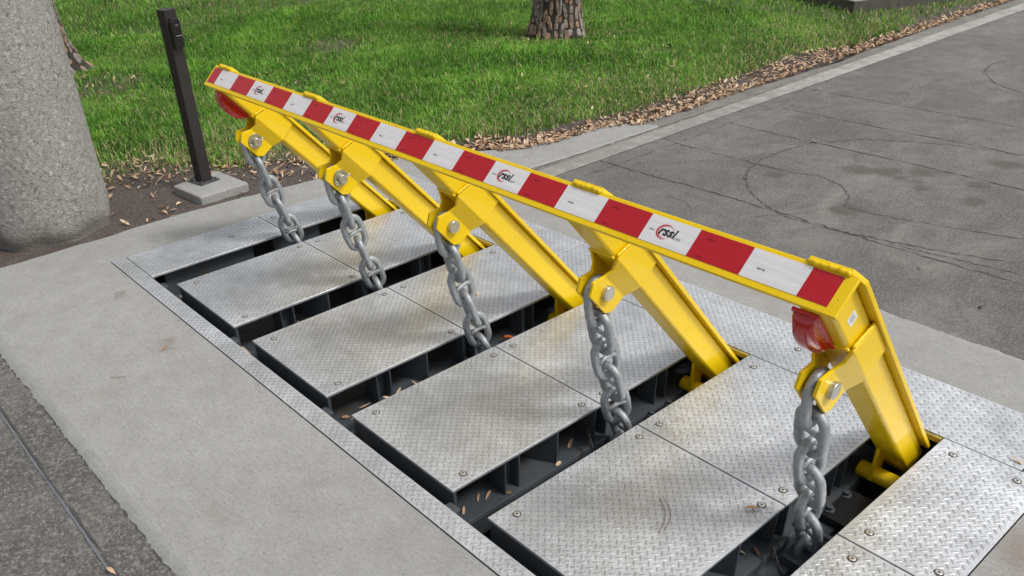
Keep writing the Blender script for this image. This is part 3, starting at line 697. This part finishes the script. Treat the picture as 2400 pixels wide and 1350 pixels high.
def add(me, nm, parent, loc=(0, 0, 0), bevel=0):
    o = bpy.data.objects.new(nm, me); COL.objects.link(o); o.parent = parent; o.location = loc
    if nm == 'arm':
        wn = o.modifiers.new('wn', 'WEIGHTED_NORMAL'); wn.keep_sharp = True; wn.weight = 100
    if bevel:
        m = o.modifiers.new('bevel', 'BEVEL'); m.width = bevel; m.segments = 2; m.limit_method = 'ANGLE'; m.angle_limit = math.radians(25); m.harden_normals = False
    return o
for k in range(5):
    arm = add(arm_me, 'arm', bar, (XK[k], 0, 0))
    add(back_me, 'back_plate', arm, bevel=.002)
    for w_ in weld_ms: add(w_, 'weld', arm)
    for s in (1, -1): add(ck[s], 'bracket', arm, bevel=.0022)
    pin = add(pinw if k < 2 else pinh, 'pin', bar, (XK[k], 0, 0), bevel=.001)
    if k < 2: add(washer, 'washer', pin); add(cot, 'cotter_pin', pin)
    add(piv, 'pivot_tube', arm, (-.006, -.148, Z(1.195)), .002); add(gus, 'gusset', arm, (0, -.142, Z(1.185)), .001)
# marker lamps under the beam at both ends
def lamp(k):
    base = MB().prism([(-.0885, Z(.034)), (-.098, Z(.036)), (-.098, Z(.212)), (-.0885, Z(.214))], 0, -.034, .034).build('marker_lamp', LBASE, bar, bevel=.002)
    base.location = (XK[k] - .022, 0, 0)
    mb = MB(); n = 14; m = 6; V = []
    for i in range(n + 1):
        t = math.pi * i / n; u = .122 - .078 * math.cos(t); dep = .044 * max(0, math.sin(t)) ** .85
        for j in range(m + 1):
            s = -1 + 2 * j / m; e = (1 - abs(s) ** 5) ** .35 if abs(s) < 1 else 0
            V.append((s * .028, -.098 - max(.0004, dep * (.55 + .45 * e)), Z(u)))
    F = [(i * (m + 1) + j, i * (m + 1) + j + 1, (i + 1) * (m + 1) + j + 1, (i + 1) * (m + 1) + j) for i in range(n) for j in range(m)]
    mb.add(V, F, True)
    for j, s in ((0, -1), (m, 1)):
        ring = [V[i * (m + 1) + j] for i in range(n + 1)]; mb.add(ring + [(s * .028, -.098, Z(.123))], [(i, i + 1, n + 1) for i in range(n)])
    mb.build('lens', LENS, base)
    r = MB()
    for i in range(7): u = .062 + .018 * i; r.box(-.024, -.098 - .010, Z(u), .024, -.0985, Z(u + .004))
    r.build('reflector_rib', LBASE, base)
    return base
lamp(0); lamp(4)
st = MB().prism([(-.060, Z(.098)), (-.030, Z(.098)), (-.030, Z(.136)), (-.060, Z(.136))], 0, .0462, .0466).build('sticker', STICK, bar); st.location = (XK[4], 0.004, 0)
sm_ = MB()
for i in range(5): sm_.box(.0467, -.056 + .0, Z(.104 + .0055 * i), .0469, -.034 - .004 * (i % 2), Z(.106 + .0055 * i))
sm_.build('print_lines', GINK, st)

# ------------------------------------------------------------------ chains
WR = .0143; LL = .176; LW = .108
def link_mesh(stud=True):
    mb = MB(); pts = []; hl = LL / 2 - LW / 2; r = LW / 2 - WR; c = hl
    for i in range(10): t = math.pi * i / 9; pts.append((r * math.cos(t), 0, c + (r + .004) * math.sin(t)))
    for z in (c * .5, 0, -c * .5): pts.append((-r - .002 * (z == 0), 0, z))
    for i in range(10): t = math.pi + math.pi * i / 9; pts.append((r * math.cos(t), 0, -c + (r + .004) * math.sin(t)))
    for z in (-c * .5, 0, c * .5): pts.append((r + .002 * (z == 0), 0, z))
    mb.tube(pts, WR, 14, closed=True, ref=(0, 1, 0)); return mb.build('link', GALV, mesh_only=True)
LINK = link_mesh()
STUD = MB().tube([(-.034, 0, 0), (-.022, 0, 0), (-.01, 0, 0), (.01, 0, 0), (.022, 0, 0), (.034, 0, 0)], [.0135, .0105, .0085, .0085, .0105, .0135], 12).build('stud', GALV, mesh_only=True)
PY, PZ = .553, .528
path = [(.553, .528), (.546, .480), (.566, .372), (.602, .272), (.640, .168), (.676, .060), (.706, -.045), (.735, -.15)]
where = ['farthest chain, beside the bollard, hanging from a yellow arm bracket', 'second chain from the far end, hanging from its yellow bracket with a washered pin', 'middle one of the five thick grey chains',
         'thick grey chain between the middle chain and the nearest one', 'nearest thick grey stud-link chain, hanging below the red lamp']
for k in range(5):
    ch = empty('anchor_chain', (XK[k], .735, -.15)); tag(ch, where[k], 'chain', 'thick stud-link chains anchoring the barrier arms')
    # link centres along the path
    cen = [Vector((0, .550, .489)), Vector((0, .573, .372)), Vector((0, .606, .262)), Vector((0, .641, .153)), Vector((0, .676, .044)), Vector((0, .711, -.065)), Vector((0, .746, -.174))]
    for i, c in enumerate(cen):
        nx_ = cen[min(i + 1, len(cen) - 1)]; pv_ = cen[max(i - 1, 0)]
        d = (pv_ - nx_).normalized()
        if i == 0: d = Vector((0, -.17, .98)).normalized()
        tw = [0, 86, -8, 80, -12, 78, -14][i] + (RND.uniform(-9, 9) if i else 0) + 90
        X0 = Vector((1, 0, 0)); Y_ = d.cross(X0).normalized()
        ang = math.radians(tw); ax = X0 * math.cos(ang) + Y_ * math.sin(ang); ay = d.cross(ax)
        m = Matrix(((ax.x, ay.x, d.x, 0), (ax.y, ay.y, d.y, c.y - .735), (ax.z, ay.z, d.z, c.z + .15), (0, 0, 0, 1)))
        o = bpy.data.objects.new('link', LINK); COL.objects.link(o); o.parent = ch; o.matrix_local = m
        if i: add(STUD, 'stud', o)
# small black safety chains by the two nearest anchors
sl = MB().tube([(.0042 * math.cos(t), 0, (.0085 if math.sin(t) > 0 else -.0085) * 1. + .0042 * math.sin(t)) for t in np.linspace(0, 2 * math.pi, 13)[:-1]], .0021, 6, closed=True, ref=(0, 1, 0)).build('link', SMALLCH, mesh_only=True)
def small_chain(a, b, n, lab, sag=.02):
    r = empty('safety_chain', a); tag(r, lab, 'chain')
    A_, B_ = Vector(a), Vector(b); P_ = [A_.lerp(B_, i / n) - Vector((0, 0, sag * math.sin(math.pi * i / n))) for i in range(n + 1)]
    for i in range(n):
        d = (P_[i + 1] - P_[i]).normalized(); q = d.to_track_quat('Z', 'Y').to_matrix().to_4x4()
        m = Matrix.Translation((P_[i] + P_[i + 1]) / 2 - A_) @ q @ Matrix.Rotation(math.pi / 2 * (i % 2), 4, 'Z')
        o = bpy.data.objects.new('link', sl); COL.objects.link(o); o.parent = r; o.matrix_local = m
small_chain((2.77, .62, -.10), (2.90, .53, -.13), 12, 'thin black chain in the nearest slot, below the plate corner')
small_chain((2.03, .62, -.08), (2.13, .56, -.12), 9, 'thin black chain among leaves in the fourth slot')

# ------------------------------------------------------------------ pier, bollard, slab, trees
mb = MB(); n = 72; V = []; zs = [-.06, 0, .03, .07, .12, .3, .6, 1, 1.6, 2.4, 3.4]
rr = random.Random(2)
for z in zs:
    for i in range(n):
        t = 2 * math.pi * i / n; r = .345 + (.012 if z < .05 else 0) * math.sin(i * .7 + 1) + rr.uniform(-.002, .002) - (.02 if z <= 0 else 0)
        V.append((-1.265 + r * math.cos(t), -.19 + r * math.sin(t), z))
mb.add(V, [(j * n + i, j * n + (i + 1) % n, (j + 1) * n + (i + 1) % n, (j + 1) * n + i) for j in range(len(zs) - 1) for i in range(n)], True)
mb.add(V[-n:], [tuple(range(n))])
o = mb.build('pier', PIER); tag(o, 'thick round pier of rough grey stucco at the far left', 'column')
# bollard with card reader
bx, by = -1.213, .735
pad = MB(); q = [(-1.235, .535), (-.925, .565), (-.945, .885), (-1.29, .855)]
pad.prism(q, 2, -.10, .024); o = pad.build('concrete_pad', CONC, bevel=.012); tag(o, 'small square concrete pad under the dark bollard', 'concrete pad')
bx, by = -1.170, .708
BH = .94
bol = empty('bollard', (bx, by, .024), (0, 0, math.radians(10))); tag(bol, 'slim dark brown square post with a small black reader near its top', 'post')
MB().box(-.068, -.068, .0, .068, .068, .007).build('base_plate', m_simple('grey_base_plate', (.07, .07, .072), .5, .3, dirt=(.16, .15, .14)), bol, bevel=.001)
for sx in (-.05, .05):
    for sy in (-.05, .05): MB().tube([(sx, sy, .007), (sx, sy, .011)], .010, 12).tube([(sx, sy, .011), (sx, sy, .019)], .0065, 6, smooth=False).build('bolt', STEEL, bol)
MB().prism(rounded(-.036, .036, -.036, .036, .004, 2), 2, .007, BH).build('post', BROWN, bol)
MB().box(-.0375, -.0375, BH, .0375, .0375, BH + .005).build('cap', BROWN, bol, bevel=.001)
rd = MB().prism([(-.028, BH - .185), (.028, BH - .185), (.028, BH - .05), (.016, BH - .036), (-.016, BH - .036), (-.028, BH - .05)], 0, .0365, .066).build('card_reader', BPLAS, bol, bevel=.004)
MB().box(.0662, -.012, BH - .124, .0672, .022, BH - .120).build('indicator_bar', m_simple('grey_bar', (.25, .25, .25), .3), rd)
MB().box(.0662, -.006, BH - .07, .0670, .010, BH - .068).build('indicator_bar', m_simple('pale_bar', (.4, .4, .4), .3), rd)
MB().box(.0662, -.026, BH - .112, .0690, .026, BH - .110).build('ridge', BPLAS, rd)
# slab on the lawn
o = MB().prism([(-.98, 7.87), (-.50, 9.15), (-2.1, 10.2), (-2.5, 8.42)], 2, -.1, .10).build('concrete_slab', CONC2, bevel=.008)
o.data.materials.append(SLAB_SIDE)
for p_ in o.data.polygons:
    if abs(p_.normal.z) < .5: p_.material_index = 1  # upright faces take the darker concrete, top stays lighter
o = o; tag(o, 'low concrete slab on the lawn at the top edge of the photo', 'concrete slab')

def pine(x, y, r0, r1, h, lab, seed, detail_to, flare=.08):
    R = random.Random(seed)
    root = empty('pine_tree', (x, y, -.03)); tag(root, lab, 'tree', 'pine trees on the lawn')
    n = 28; zs = [0, .06, .14, .25, .4, .6, .9, 1.4, 2.2, 3.5, 5, 7, 9]; V = []
    def rad(z, t): return r1 + (r0 - r1) * max(0, 1 - z / .9) ** 2 + flare * math.exp(-z / .10) * (1 + .5 * math.sin(t * 5 + seed)) - z * .008
    for z in zs:
        for i in range(n):
            t = 2 * math.pi * i / n; V.append((math.cos(t) * rad(z, t), math.sin(t) * rad(z, t), z))
    mb = MB().add(V, [(j * n + i, j * n + (i + 1) % n, (j + 1) * n + (i + 1) % n, (j + 1) * n + i) for j in range(len(zs) - 1) for i in range(n)], True)
    trunk = mb.build('trunk', BARK, root)
    # bark plates: irregular, longer than wide
    variants = []
    for v in range(10):
        m = 9; pts = []
        for i in range(m):
            t = 2 * math.pi * i / m; e = .5 * (abs(math.cos(t)) ** .6) * (1 if math.cos(t) > 0 else -1), .5 * (abs(math.sin(t)) ** .6) * (1 if math.sin(t) > 0 else -1)
            pts.append((e[0] * R.uniform(.75, 1.0), e[1] * R.uniform(.82, 1.05)))
        VV = [(.0, a, b) for a, b in pts] + [(1., a * .84, b * .90) for a, b in pts] + [(1.25 * R.uniform(.9, 1.2), R.uniform(-.1, .1), R.uniform(-.1, .1))]
        FF = [(i, (i + 1) % m, m + (i + 1) % m, m + i) for i in range(m)] + [(m + i, m + (i + 1) % m, 2 * m) for i in range(m)]
        variants.append(MB().add(VV, FF).build('bark_plate', BP1 if v % 2 else BP2, mesh_only=True))
    upper = MB(); cnt = 0; top = 2.6 if seed == 1 else 1.2
    m = int(2 * math.pi * (r1 + .03) / .050)
    for i in range(m):
        z = R.uniform(.0, .05); t0 = 2 * math.pi * (i + R.uniform(-.18, .18)) / m; wk = R.uniform(.8, 1.15)
        while z < top:
            hp = R.uniform(.045, .15); t = t0 + .10 * math.sin(z * 7 + i * 1.7) * .5 + R.uniform(-.03, .03); zz = z + hp / 2
            circ = 2 * math.pi * rad(zz, 0); w = circ / m * R.uniform(.84, 1.12) * wk
            z += hp * R.uniform(.92, 1.02)
            if R.random() < .07: continue
            dep = R.uniform(.005, .013); r = rad(zz, t); sl_ = (rad(zz + .03, t) - rad(zz - .03, t)) / .06
            M_ = Matrix.Translation((math.cos(t) * (r - .004), math.sin(t) * (r - .004), zz)) @ Matrix.Rotation(t, 4, 'Z') @ Matrix.Rotation(math.atan(sl_), 4, 'Y') @ Matrix.Rotation(R.uniform(-.26, .26), 4, 'X') @ Matrix.Diagonal((dep, w, hp * R.uniform(1.0, 1.25), 1))
            vm = R.choice(variants)
            if zz < detail_to and cnt < 290:
                q = bpy.data.objects.new('bark_plate', vm); COL.objects.link(q); q.parent = trunk; q.matrix_local = M_; cnt += 1
            else: upper.add([M_ @ v_.co for v_ in vm.vertices], [tuple(p.vertices) for p in vm.polygons])
    if upper.v: o = upper.build('bark', BP1, trunk, weld=False, fix=False); o['kind'] = 'stuff'
    # a few limbs and needle clumps high overhead
    cr_ = MB(); lm_ = MB()
    for i in range(9):
        t = R.uniform(0, 6.28); z0 = R.uniform(6, 8.8); L = R.uniform(1.0, 2.2); e = Vector((math.cos(t) * L, math.sin(t) * L, z0 + R.uniform(.2, .9)))
        lm_.tube([(0, 0, z0), tuple(e * .5 + Vector((0, 0, z0 * .5 - .05))), tuple(e)], [.05, .035, .012], 6)
        for c in range(60):
            p = Vector((0, 0, z0)).lerp(e, R.uniform(.45, 1.05)) + Vector((R.gauss(0, .22), R.gauss(0, .22), R.gauss(0, .14)))
            for k in range(5):
                d = Vector((R.gauss(0, 1), R.gauss(0, 1), R.gauss(0, .7))).normalized() * .16; s_ = d.cross(Vector((R.gauss(0, 1), R.gauss(0, 1), R.gauss(0, 1)))).normalized() * .006
                cr_.add([p - s_, p + s_, p + d], [(0, 1, 2)])
    lm_.build('limb', BARK, root); cr_.build('crown', m_simple('needles', (.05, .09, .025), .6), root, weld=False, fix=False)
pine(-2.62, 5.19, .26, .215, 9, 'pine trunk with flaking tan bark plates rising from the lawn behind the beam', 1, .8, .05)
pine(-5.07, 1.03, .29, .205, 9, 'pine trunk half hidden behind the round stucco pier', 2, .9, .12)

# ------------------------------------------------------------------ leaves
def leaf_verts(R, x, y, z, L, flat=.5):
    w = L * R.uniform(.20, .42); a = R.uniform(0, 6.283); tx = R.gauss(0, .45 * flat * 2); ty = R.gauss(0, .28 * flat * 2); cup = R.uniform(.10, .5) * w; bend = R.uniform(-.2, .45) * L
    st = [(-.5, 0), (-.2, .45), (.1, .5), (.35, .28), (.5, 0)]
    pts = []
    for s, ww in st:
        zz = bend * (s * s * 4) * .5
        pts += [(s * L, -ww * w, zz + cup * ww * 2), (s * L, 0, zz), (s * L, ww * w, zz + cup * ww * 2)]
    ca, sa = math.cos(a), math.sin(a); o = []
    for px, py, pz_ in pts:
        pz_ += px * math.sin(tx) + py * math.sin(ty); o.append((x + px * ca - py * sa, y + px * sa + py * ca, z + pz_))
    f = []
    for i in range(4):
        for j in range(2): f.append((i * 3 + j, i * 3 + j + 1, i * 3 + j + 4, i * 3 + j + 3))
    return o, f
def leaves_obj(name, spots, seed, single=False):
    R = random.Random(seed); V = []; F = []; T = []
    for (x, y, z, L) in spots:
        v, f = leaf_verts(R, x, y, z, L); b = len(V); V += v; F += [tuple(i + b for i in q) for q in f]; t = min(1, max(0, R.gauss(.76, .25))); T += [t] * len(v)
    me = bpy.data.meshes.new(name); me.from_pydata(V, [], F); me.materials.append(LEAF); me.polygons.foreach_set('use_smooth', [True] * len(F))
    at = me.attributes.new('tint', 'FLOAT', 'POINT'); at.data.foreach_set('value', T); me.update()
    o = bpy.data.objects.new(name, me); COL.objects.link(o); return o
R = random.Random(21); spots = []
up = lambda y: float(np.interp(y, [2.2, 2.6, 3.0, 3.3, 3.6, 4.0, 4.5, 5.0, 5.4, 6.0, 6.4, 7.4, 8.3, 9.5, 12], [-.62, -.50, -.44, -.42, -.35, -.34, -.36, -.40, -.52, -.46, -.26, -.24, -.20, -.18, -.2]))
for i in range(6200):
    y = 2.35 + 9.6 * R.random() ** 1.15; lo = up(y) - .02; hi = edge_x(y) + .045
    if y > 3.4: hi = -.03
    x = lo + (hi - lo) * R.betavariate(1.9, 1.0)
    if R.random() > .75 + .25 * math.sin(y * 5.1 + 2 * math.sin(y * 2.3)): continue
    z = (-.006 if x > edge_x(y) else ground_z(x, y)) + R.uniform(.004, .022)
    spots.append((x, y, z, R.uniform(.018, .056)))
for i in range(380):   # behind the plates, in front of the lawn edge
    y = R.uniform(1.5, 2.6); x = edge_x(y) - abs(R.gauss(0, .22)) - .01; spots.append((x, y, ground_z(x, y) + R.uniform(.004, .02), R.uniform(.04, .07)))
for i in range(260):   # round the pad and on the mud
    x, y = R.gauss(-1.2, .42), R.gauss(.95, .38)
    if x < edge_x(y) - .03 and x > -2.3 and not (-1.30 < x < -.92 and .52 < y < .88): spots.append((x, y, ground_z(x, y) + R.uniform(.002, .012), R.uniform(.02, .052)))
for i in range(160):
    x, y = R.uniform(-2.4, -.9), R.uniform(-.3, 1.6)
    if math.hypot(x + 1.275, y + .2) > .40 and not (-1.30 < x < -.92 and .52 < y < .88): spots.append((x, y, ground_z(x, y) + .01, R.uniform(.03, .06)))
for i in range(420):
    y = R.uniform(-.2, 1.75); x = float(np.interp(y, [-2, .6, .95, 1.15, 1.3, 1.8], [-1.85, -1.72, -1.42, -1.15, -1.1, -1.0])) + R.gauss(-.10, .16)
    if x < edge_x(y) - .03: spots.append((x, y, ground_z(x, y) + R.uniform(.003, .02), R.uniform(.02, .06)))
for i in range(230):
    x, y = R.uniform(-4, -.4), R.uniform(1, 6); 
    if x < edge_x(y) - .2: spots.append((x, y, ground_z(x, y) + .03, R.uniform(.03, .06)))
for i in range(120):   # litter at the first pine
    a = R.uniform(0, 6.3); r = R.uniform(.3, .6); spots.append((-2.62 + r * math.cos(a), 5.19 + r * math.sin(a), .0, R.uniform(.03, .05)))
for i in range(40): x, y = R.uniform(-4.9, -4.1), R.uniform(.7, 1.8); spots.append((x, y, ground_z(x, y) + .02, .05))
o = leaves_obj('leaf_litter', spots, 5); tag(o, 'brown dead oak leaves drifted along the lawn edge', 'leaf litter', kind='stuff')
pit_l = []
for k in range(5):
    for i in range(9): pit_l.append((Pt * k - SW - .04 + R.uniform(-.05, .05), R.uniform(.03, 1.0), -.148, R.uniform(.03, .055)))
for i in range(30): pit_l.append((R.uniform(.5, 2.9), R.uniform(-.04, .3), -.148 if R.random() < .3 else -.45, R.uniform(.04, .06)))
for i in range(12): pit_l.append((1.47 + R.gauss(0, .04), -.0 + R.gauss(0, .03), -.10, .05))
o = leaves_obj('pit_leaves', pit_l, 8); tag(o, 'scattered brown leaves fallen inside the dark pit', 'leaf litter', kind='stuff')
lone = [(1.74, 1.84, .035, 'tiny reddish leaf on the pale concrete behind the fourth arm'), (.54, -.30, .03, 'small brown leaf on the front concrete by its rusty stain'), (2.33, -.30, .03, 'small pinkish leaf on the front concrete near the bottom edge'),
        (.24, -.86, .05, 'brown leaf at the left edge of the photo where asphalt meets concrete'), (1.62, -.93, .04, 'orange leaf by the joint line at the bottom left'), (3.13, 1.385, .045, 'pale leaf at the seam of the near end plates'),
        (2.62, 2.35, .05, 'small orange leaf on the asphalt beyond the beam end'), (2.28, 2.53, .04, 'pale leaf on the asphalt over the curved crack'), (2.70, .60, .05, 'orange leaf on the seam beside the nearest chain'),
        (1.08, .93, .04, 'dark leaf scrap on the second rear deck plate'), (-.95, .40, .06, 'curled leaf on the mud beside the concrete edge'), (.99, 3.83, .04, 'small leaf where the ring crack meets a straight crack'), (1.06, 2.98, .035, 'small orange leaf low on the ring crack')]
for i, (x, y, L, lb_) in enumerate(lone):
    z = .004 if -.131 < y < 1.671 else (-.006 if y > 2.03 or y < -.8 else .001)
    if x < -.8: z = ground_z(x, y) + .008
    o = leaves_obj('fallen_leaf', [(0, 0, 0, L)], 40 + i); o.location = (x, y, z + .002); tag(o, lb_, 'leaf', 'single leaves lying on the paving')
# pine needles
def needle(pts, lab):
    a = MB().tube([(x, y, z) for x, y, z in pts], .0009, 5).build('pine_needle', m_simple('needle_brown', (.16, .10, .06), .6)); tag(a, lab, 'pine needle', 'pine needles lying about')
def arc(x, y, a, L, c, z):
    return [(x + L * (t - .5) * math.cos(a) - c * math.sin(math.pi * t) * math.sin(a), y + L * (t - .5) * math.sin(a) + c * math.sin(math.pi * t) * math.cos(a), z) for t in np.linspace(0, 1, 9)]
needle(arc(2.53, .38, -.9, .15, .018, .0045), 'curved pine needle on the nearest front deck plate')
needle(arc(2.535, .392, -.86, .15, .022, .006), 'second needle of the pair on the nearest front deck plate')
needle(arc(1.62, 1.86, .3, .16, .04, .001), 'curled needle on the concrete behind the fourth arm')
needle(arc(1.50, 1.88, 1.9, .12, .03, .001), 'thin needle on the concrete behind the beam')
needle(arc(.62, -.52, .9, .06, .004, .001), 'short dark needle on the front concrete')
needle(arc(1.0, 2.45, -.2, .2, .02, -.009), 'long dark needle on the asphalt behind the beam')

# ------------------------------------------------------------------ grass
def grass(n, xr, yr, seed, Lr=(.05, .10), wide=.0052, power=1.):
    g = np.random.default_rng(seed)
    x = g.uniform(*xr, n); y = g.uniform(*yr, n)
    def nz(x, y, s, ph): return (np.sin(x * s + 1.7 * np.sin(y * s * .8 + ph)) + np.sin(y * s * 1.1 + 2.1 * np.sin(x * s * .7 + ph * 2))) * .5
    ex = np.interp(y, [-6, -.56, .35, 1.24, 1.77, 2.0, 2.28, 2.66, 3.2, 3.6, 14], [-.83, -.82, -.84, -.76, -.70, -.6, -.42, -.24, -.2, -.06, -.06])
    d = ex - x                                   # distance from the paving
    wband = np.interp(y, [1, 2, 2.6, 3, 3.6, 4.5, 5.2, 5.7, 6.4, 12], [.55, .50, .34, .26, .26, .27, .30, .42, .16, .12])
    dens = np.clip((d - wband * .85) / .16, 0, 1)
    # bare mud by the pier and the bollard
    xb = np.interp(y, [-2, .6, .95, 1.15], [-1.85, -1.72, -1.42, -1.0]) + .06 * np.sin(y * 9) + .05 * np.sin(y * 23 + x * 9)
    bare = 1 / (1 + np.exp(-(x - xb) * 14)) * 1 / (1 + np.exp((y - 1.22 + .08 * np.sin(x * 7) + .05 * np.sin(x * 19)) * 10))
    fringe = np.exp(-np.clip(xb - x, 0, 9) / .45) * (y < 1.5) + np.exp(-np.clip(y - 1.22, 0, 9) / .35) * (x > -1.9) * (y >= 1.22)
    fringe = np.clip(fringe, 0, 1)
    dens *= 1 - np.clip(bare * 1.05, 0, .985); dens *= 1 - .72 * fringe
    thin = np.clip(nz(x, y, 2.3, 1.) * .5 + .5, 0, 1); thin2 = np.clip(nz(x, y, 7., 2.) * .5 + .5, 0, 1)
    near = np.clip(1 - (d - .3) / 1.2, 0, 1)
    fr_ = np.exp(-np.hypot(np.clip(np.abs(x + 1.5) - .5, 0, 9), np.clip(np.abs(y - .6) - .9, 0, 9)) / .3); near = np.maximum(near, 1.3 * fr_)
    dens *= np.clip(.55 + .55 * thin + .25 * thin2 - .25 * near, 0.15, 1)
    for cx, cy, r in ((-2.62, 5.19, .42), (-4.3, 1.25, .5), (-4.05, 3.5, .35), (-1.42, 5.27, .22)):
        dens *= np.clip((np.hypot(x - cx, y - cy) - r * .6) / (r * .7), 0.12, 1)
    dens *= (np.hypot(x + 1.275, y + .2) > .42)
    q = [(-.98, 7.87), (-.50, 9.15), (-2.1, 10.2), (-2.5, 8.42)]; ins = np.ones(n, bool)
    for (ax_, ay_), (bx_, by_) in zip(q, q[1:] + q[:1]):
        l_ = math.hypot(bx_ - ax_, by_ - ay_); ins &= ((bx_ - ax_) * (y - ay_) - (by_ - ay_) * (x - ax_)) / l_ > -.03
    dens *= ~ins
    keep = g.uniform(0, 1, n) < dens; x, y, d, near, thin = x[keep], y[keep], d[keep], near[keep], thin[keep]; n = len(x)
    z = -.026 + .012 * np.sin(x * 3.1 + 1.2 * np.sin(y * 2.3)) * np.sin(y * 2.7 + x)
    L = .88 * g.uniform(*Lr, n) * (.75 + .5 * thin); L *= np.where(g.uniform(0, 1, n) < .04, 1.6, 1)
    a = g.uniform(0, 2 * np.pi, n) + .8 * nz(x, y, 9, 3.); lean = np.abs(g.normal(.78, .42, n)) + .1; w = wide * g.uniform(.6, 1.3, n) * (1 + np.hypot(x - 3.6, y + 1.2) * .045)
    dx, dy = np.cos(a), np.sin(a); fa = a + g.normal(np.pi / 2, .6, n); sx, sy = np.cos(fa) * w / 2, np.sin(fa) * w / 2
    h1, r1 = L * .55 * np.cos(lean * .5), L * .55 * np.sin(lean * .5)
    h2, r2 = h1 + L * .45 * np.cos(np.minimum(lean * 1.7, 1.9)), r1 + L * .45 * np.sin(np.minimum(lean * 1.7, 1.9))
    V = np.zeros((n, 5, 3), np.float32)
    V[:, 0] = np.stack([x - sx, y - sy, z], 1); V[:, 1] = np.stack([x + sx, y + sy, z], 1)
    V[:, 2] = np.stack([x + dx * r1 + sx * .8, y + dy * r1 + sy * .8, z + h1], 1); V[:, 3] = np.stack([x + dx * r1 - sx * .8, y + dy * r1 - sy * .8, z + h1], 1)
    V[:, 4] = np.stack([x + dx * r2, y + dy * r2, z + h2], 1)
    me = bpy.data.meshes.new('grass'); me.vertices.add(n * 5); me.vertices.foreach_set('co', V.ravel())
    b = (np.arange(n) * 5)[:, None]; loops = np.concatenate([b + [0, 1, 2, 3], b + [3, 2, 4]], 1).astype(np.int32).ravel()
    me.loops.add(n * 7); me.loops.foreach_set('vertex_index', loops)
    ls = np.empty((n, 2), np.int32); ls[:, 0] = np.arange(n) * 7; ls[:, 1] = ls[:, 0] + 4
    me.polygons.add(n * 2); me.polygons.foreach_set('loop_start', ls.ravel()); me.polygons.foreach_set('loop_total', np.tile([4, 3], n).astype(np.int32))
    me.polygons.foreach_set('use_smooth', np.ones(n * 2, bool))
    tint = np.clip(g.normal(.46, .26, n) + .22 * nz(x, y, 3.7, 4.) + .15 * nz(x, y, 13., 5.), 0, 1); dry = (g.uniform(0, 1, n) < (.05 + .28 * near + .13 * (1 - thin))).astype(np.float32) * g.uniform(.5, 1, n)
    for nm, arr in (('tint', tint), ('dry', dry)):
        at = me.attributes.new(nm, 'FLOAT', 'POINT'); at.data.foreach_set('value', np.repeat(arr.astype(np.float32), 5))
    me.update(); me.materials.append(GRASS)
    o = bpy.data.objects.new('grass', me); COL.objects.link(o); return o
o = grass(340000, (-6.2, -.2), (0, 7.4), 1); tag(o, 'green lawn grass with dry blades mixed in, nearer half', 'grass', kind='stuff')
o = grass(200000, (-12.5, -.15), (1.0, 12.5), 2, (.055, .10), .0058); tag(o, 'green lawn grass of the farther lawn up to the slab', 'grass', kind='stuff')
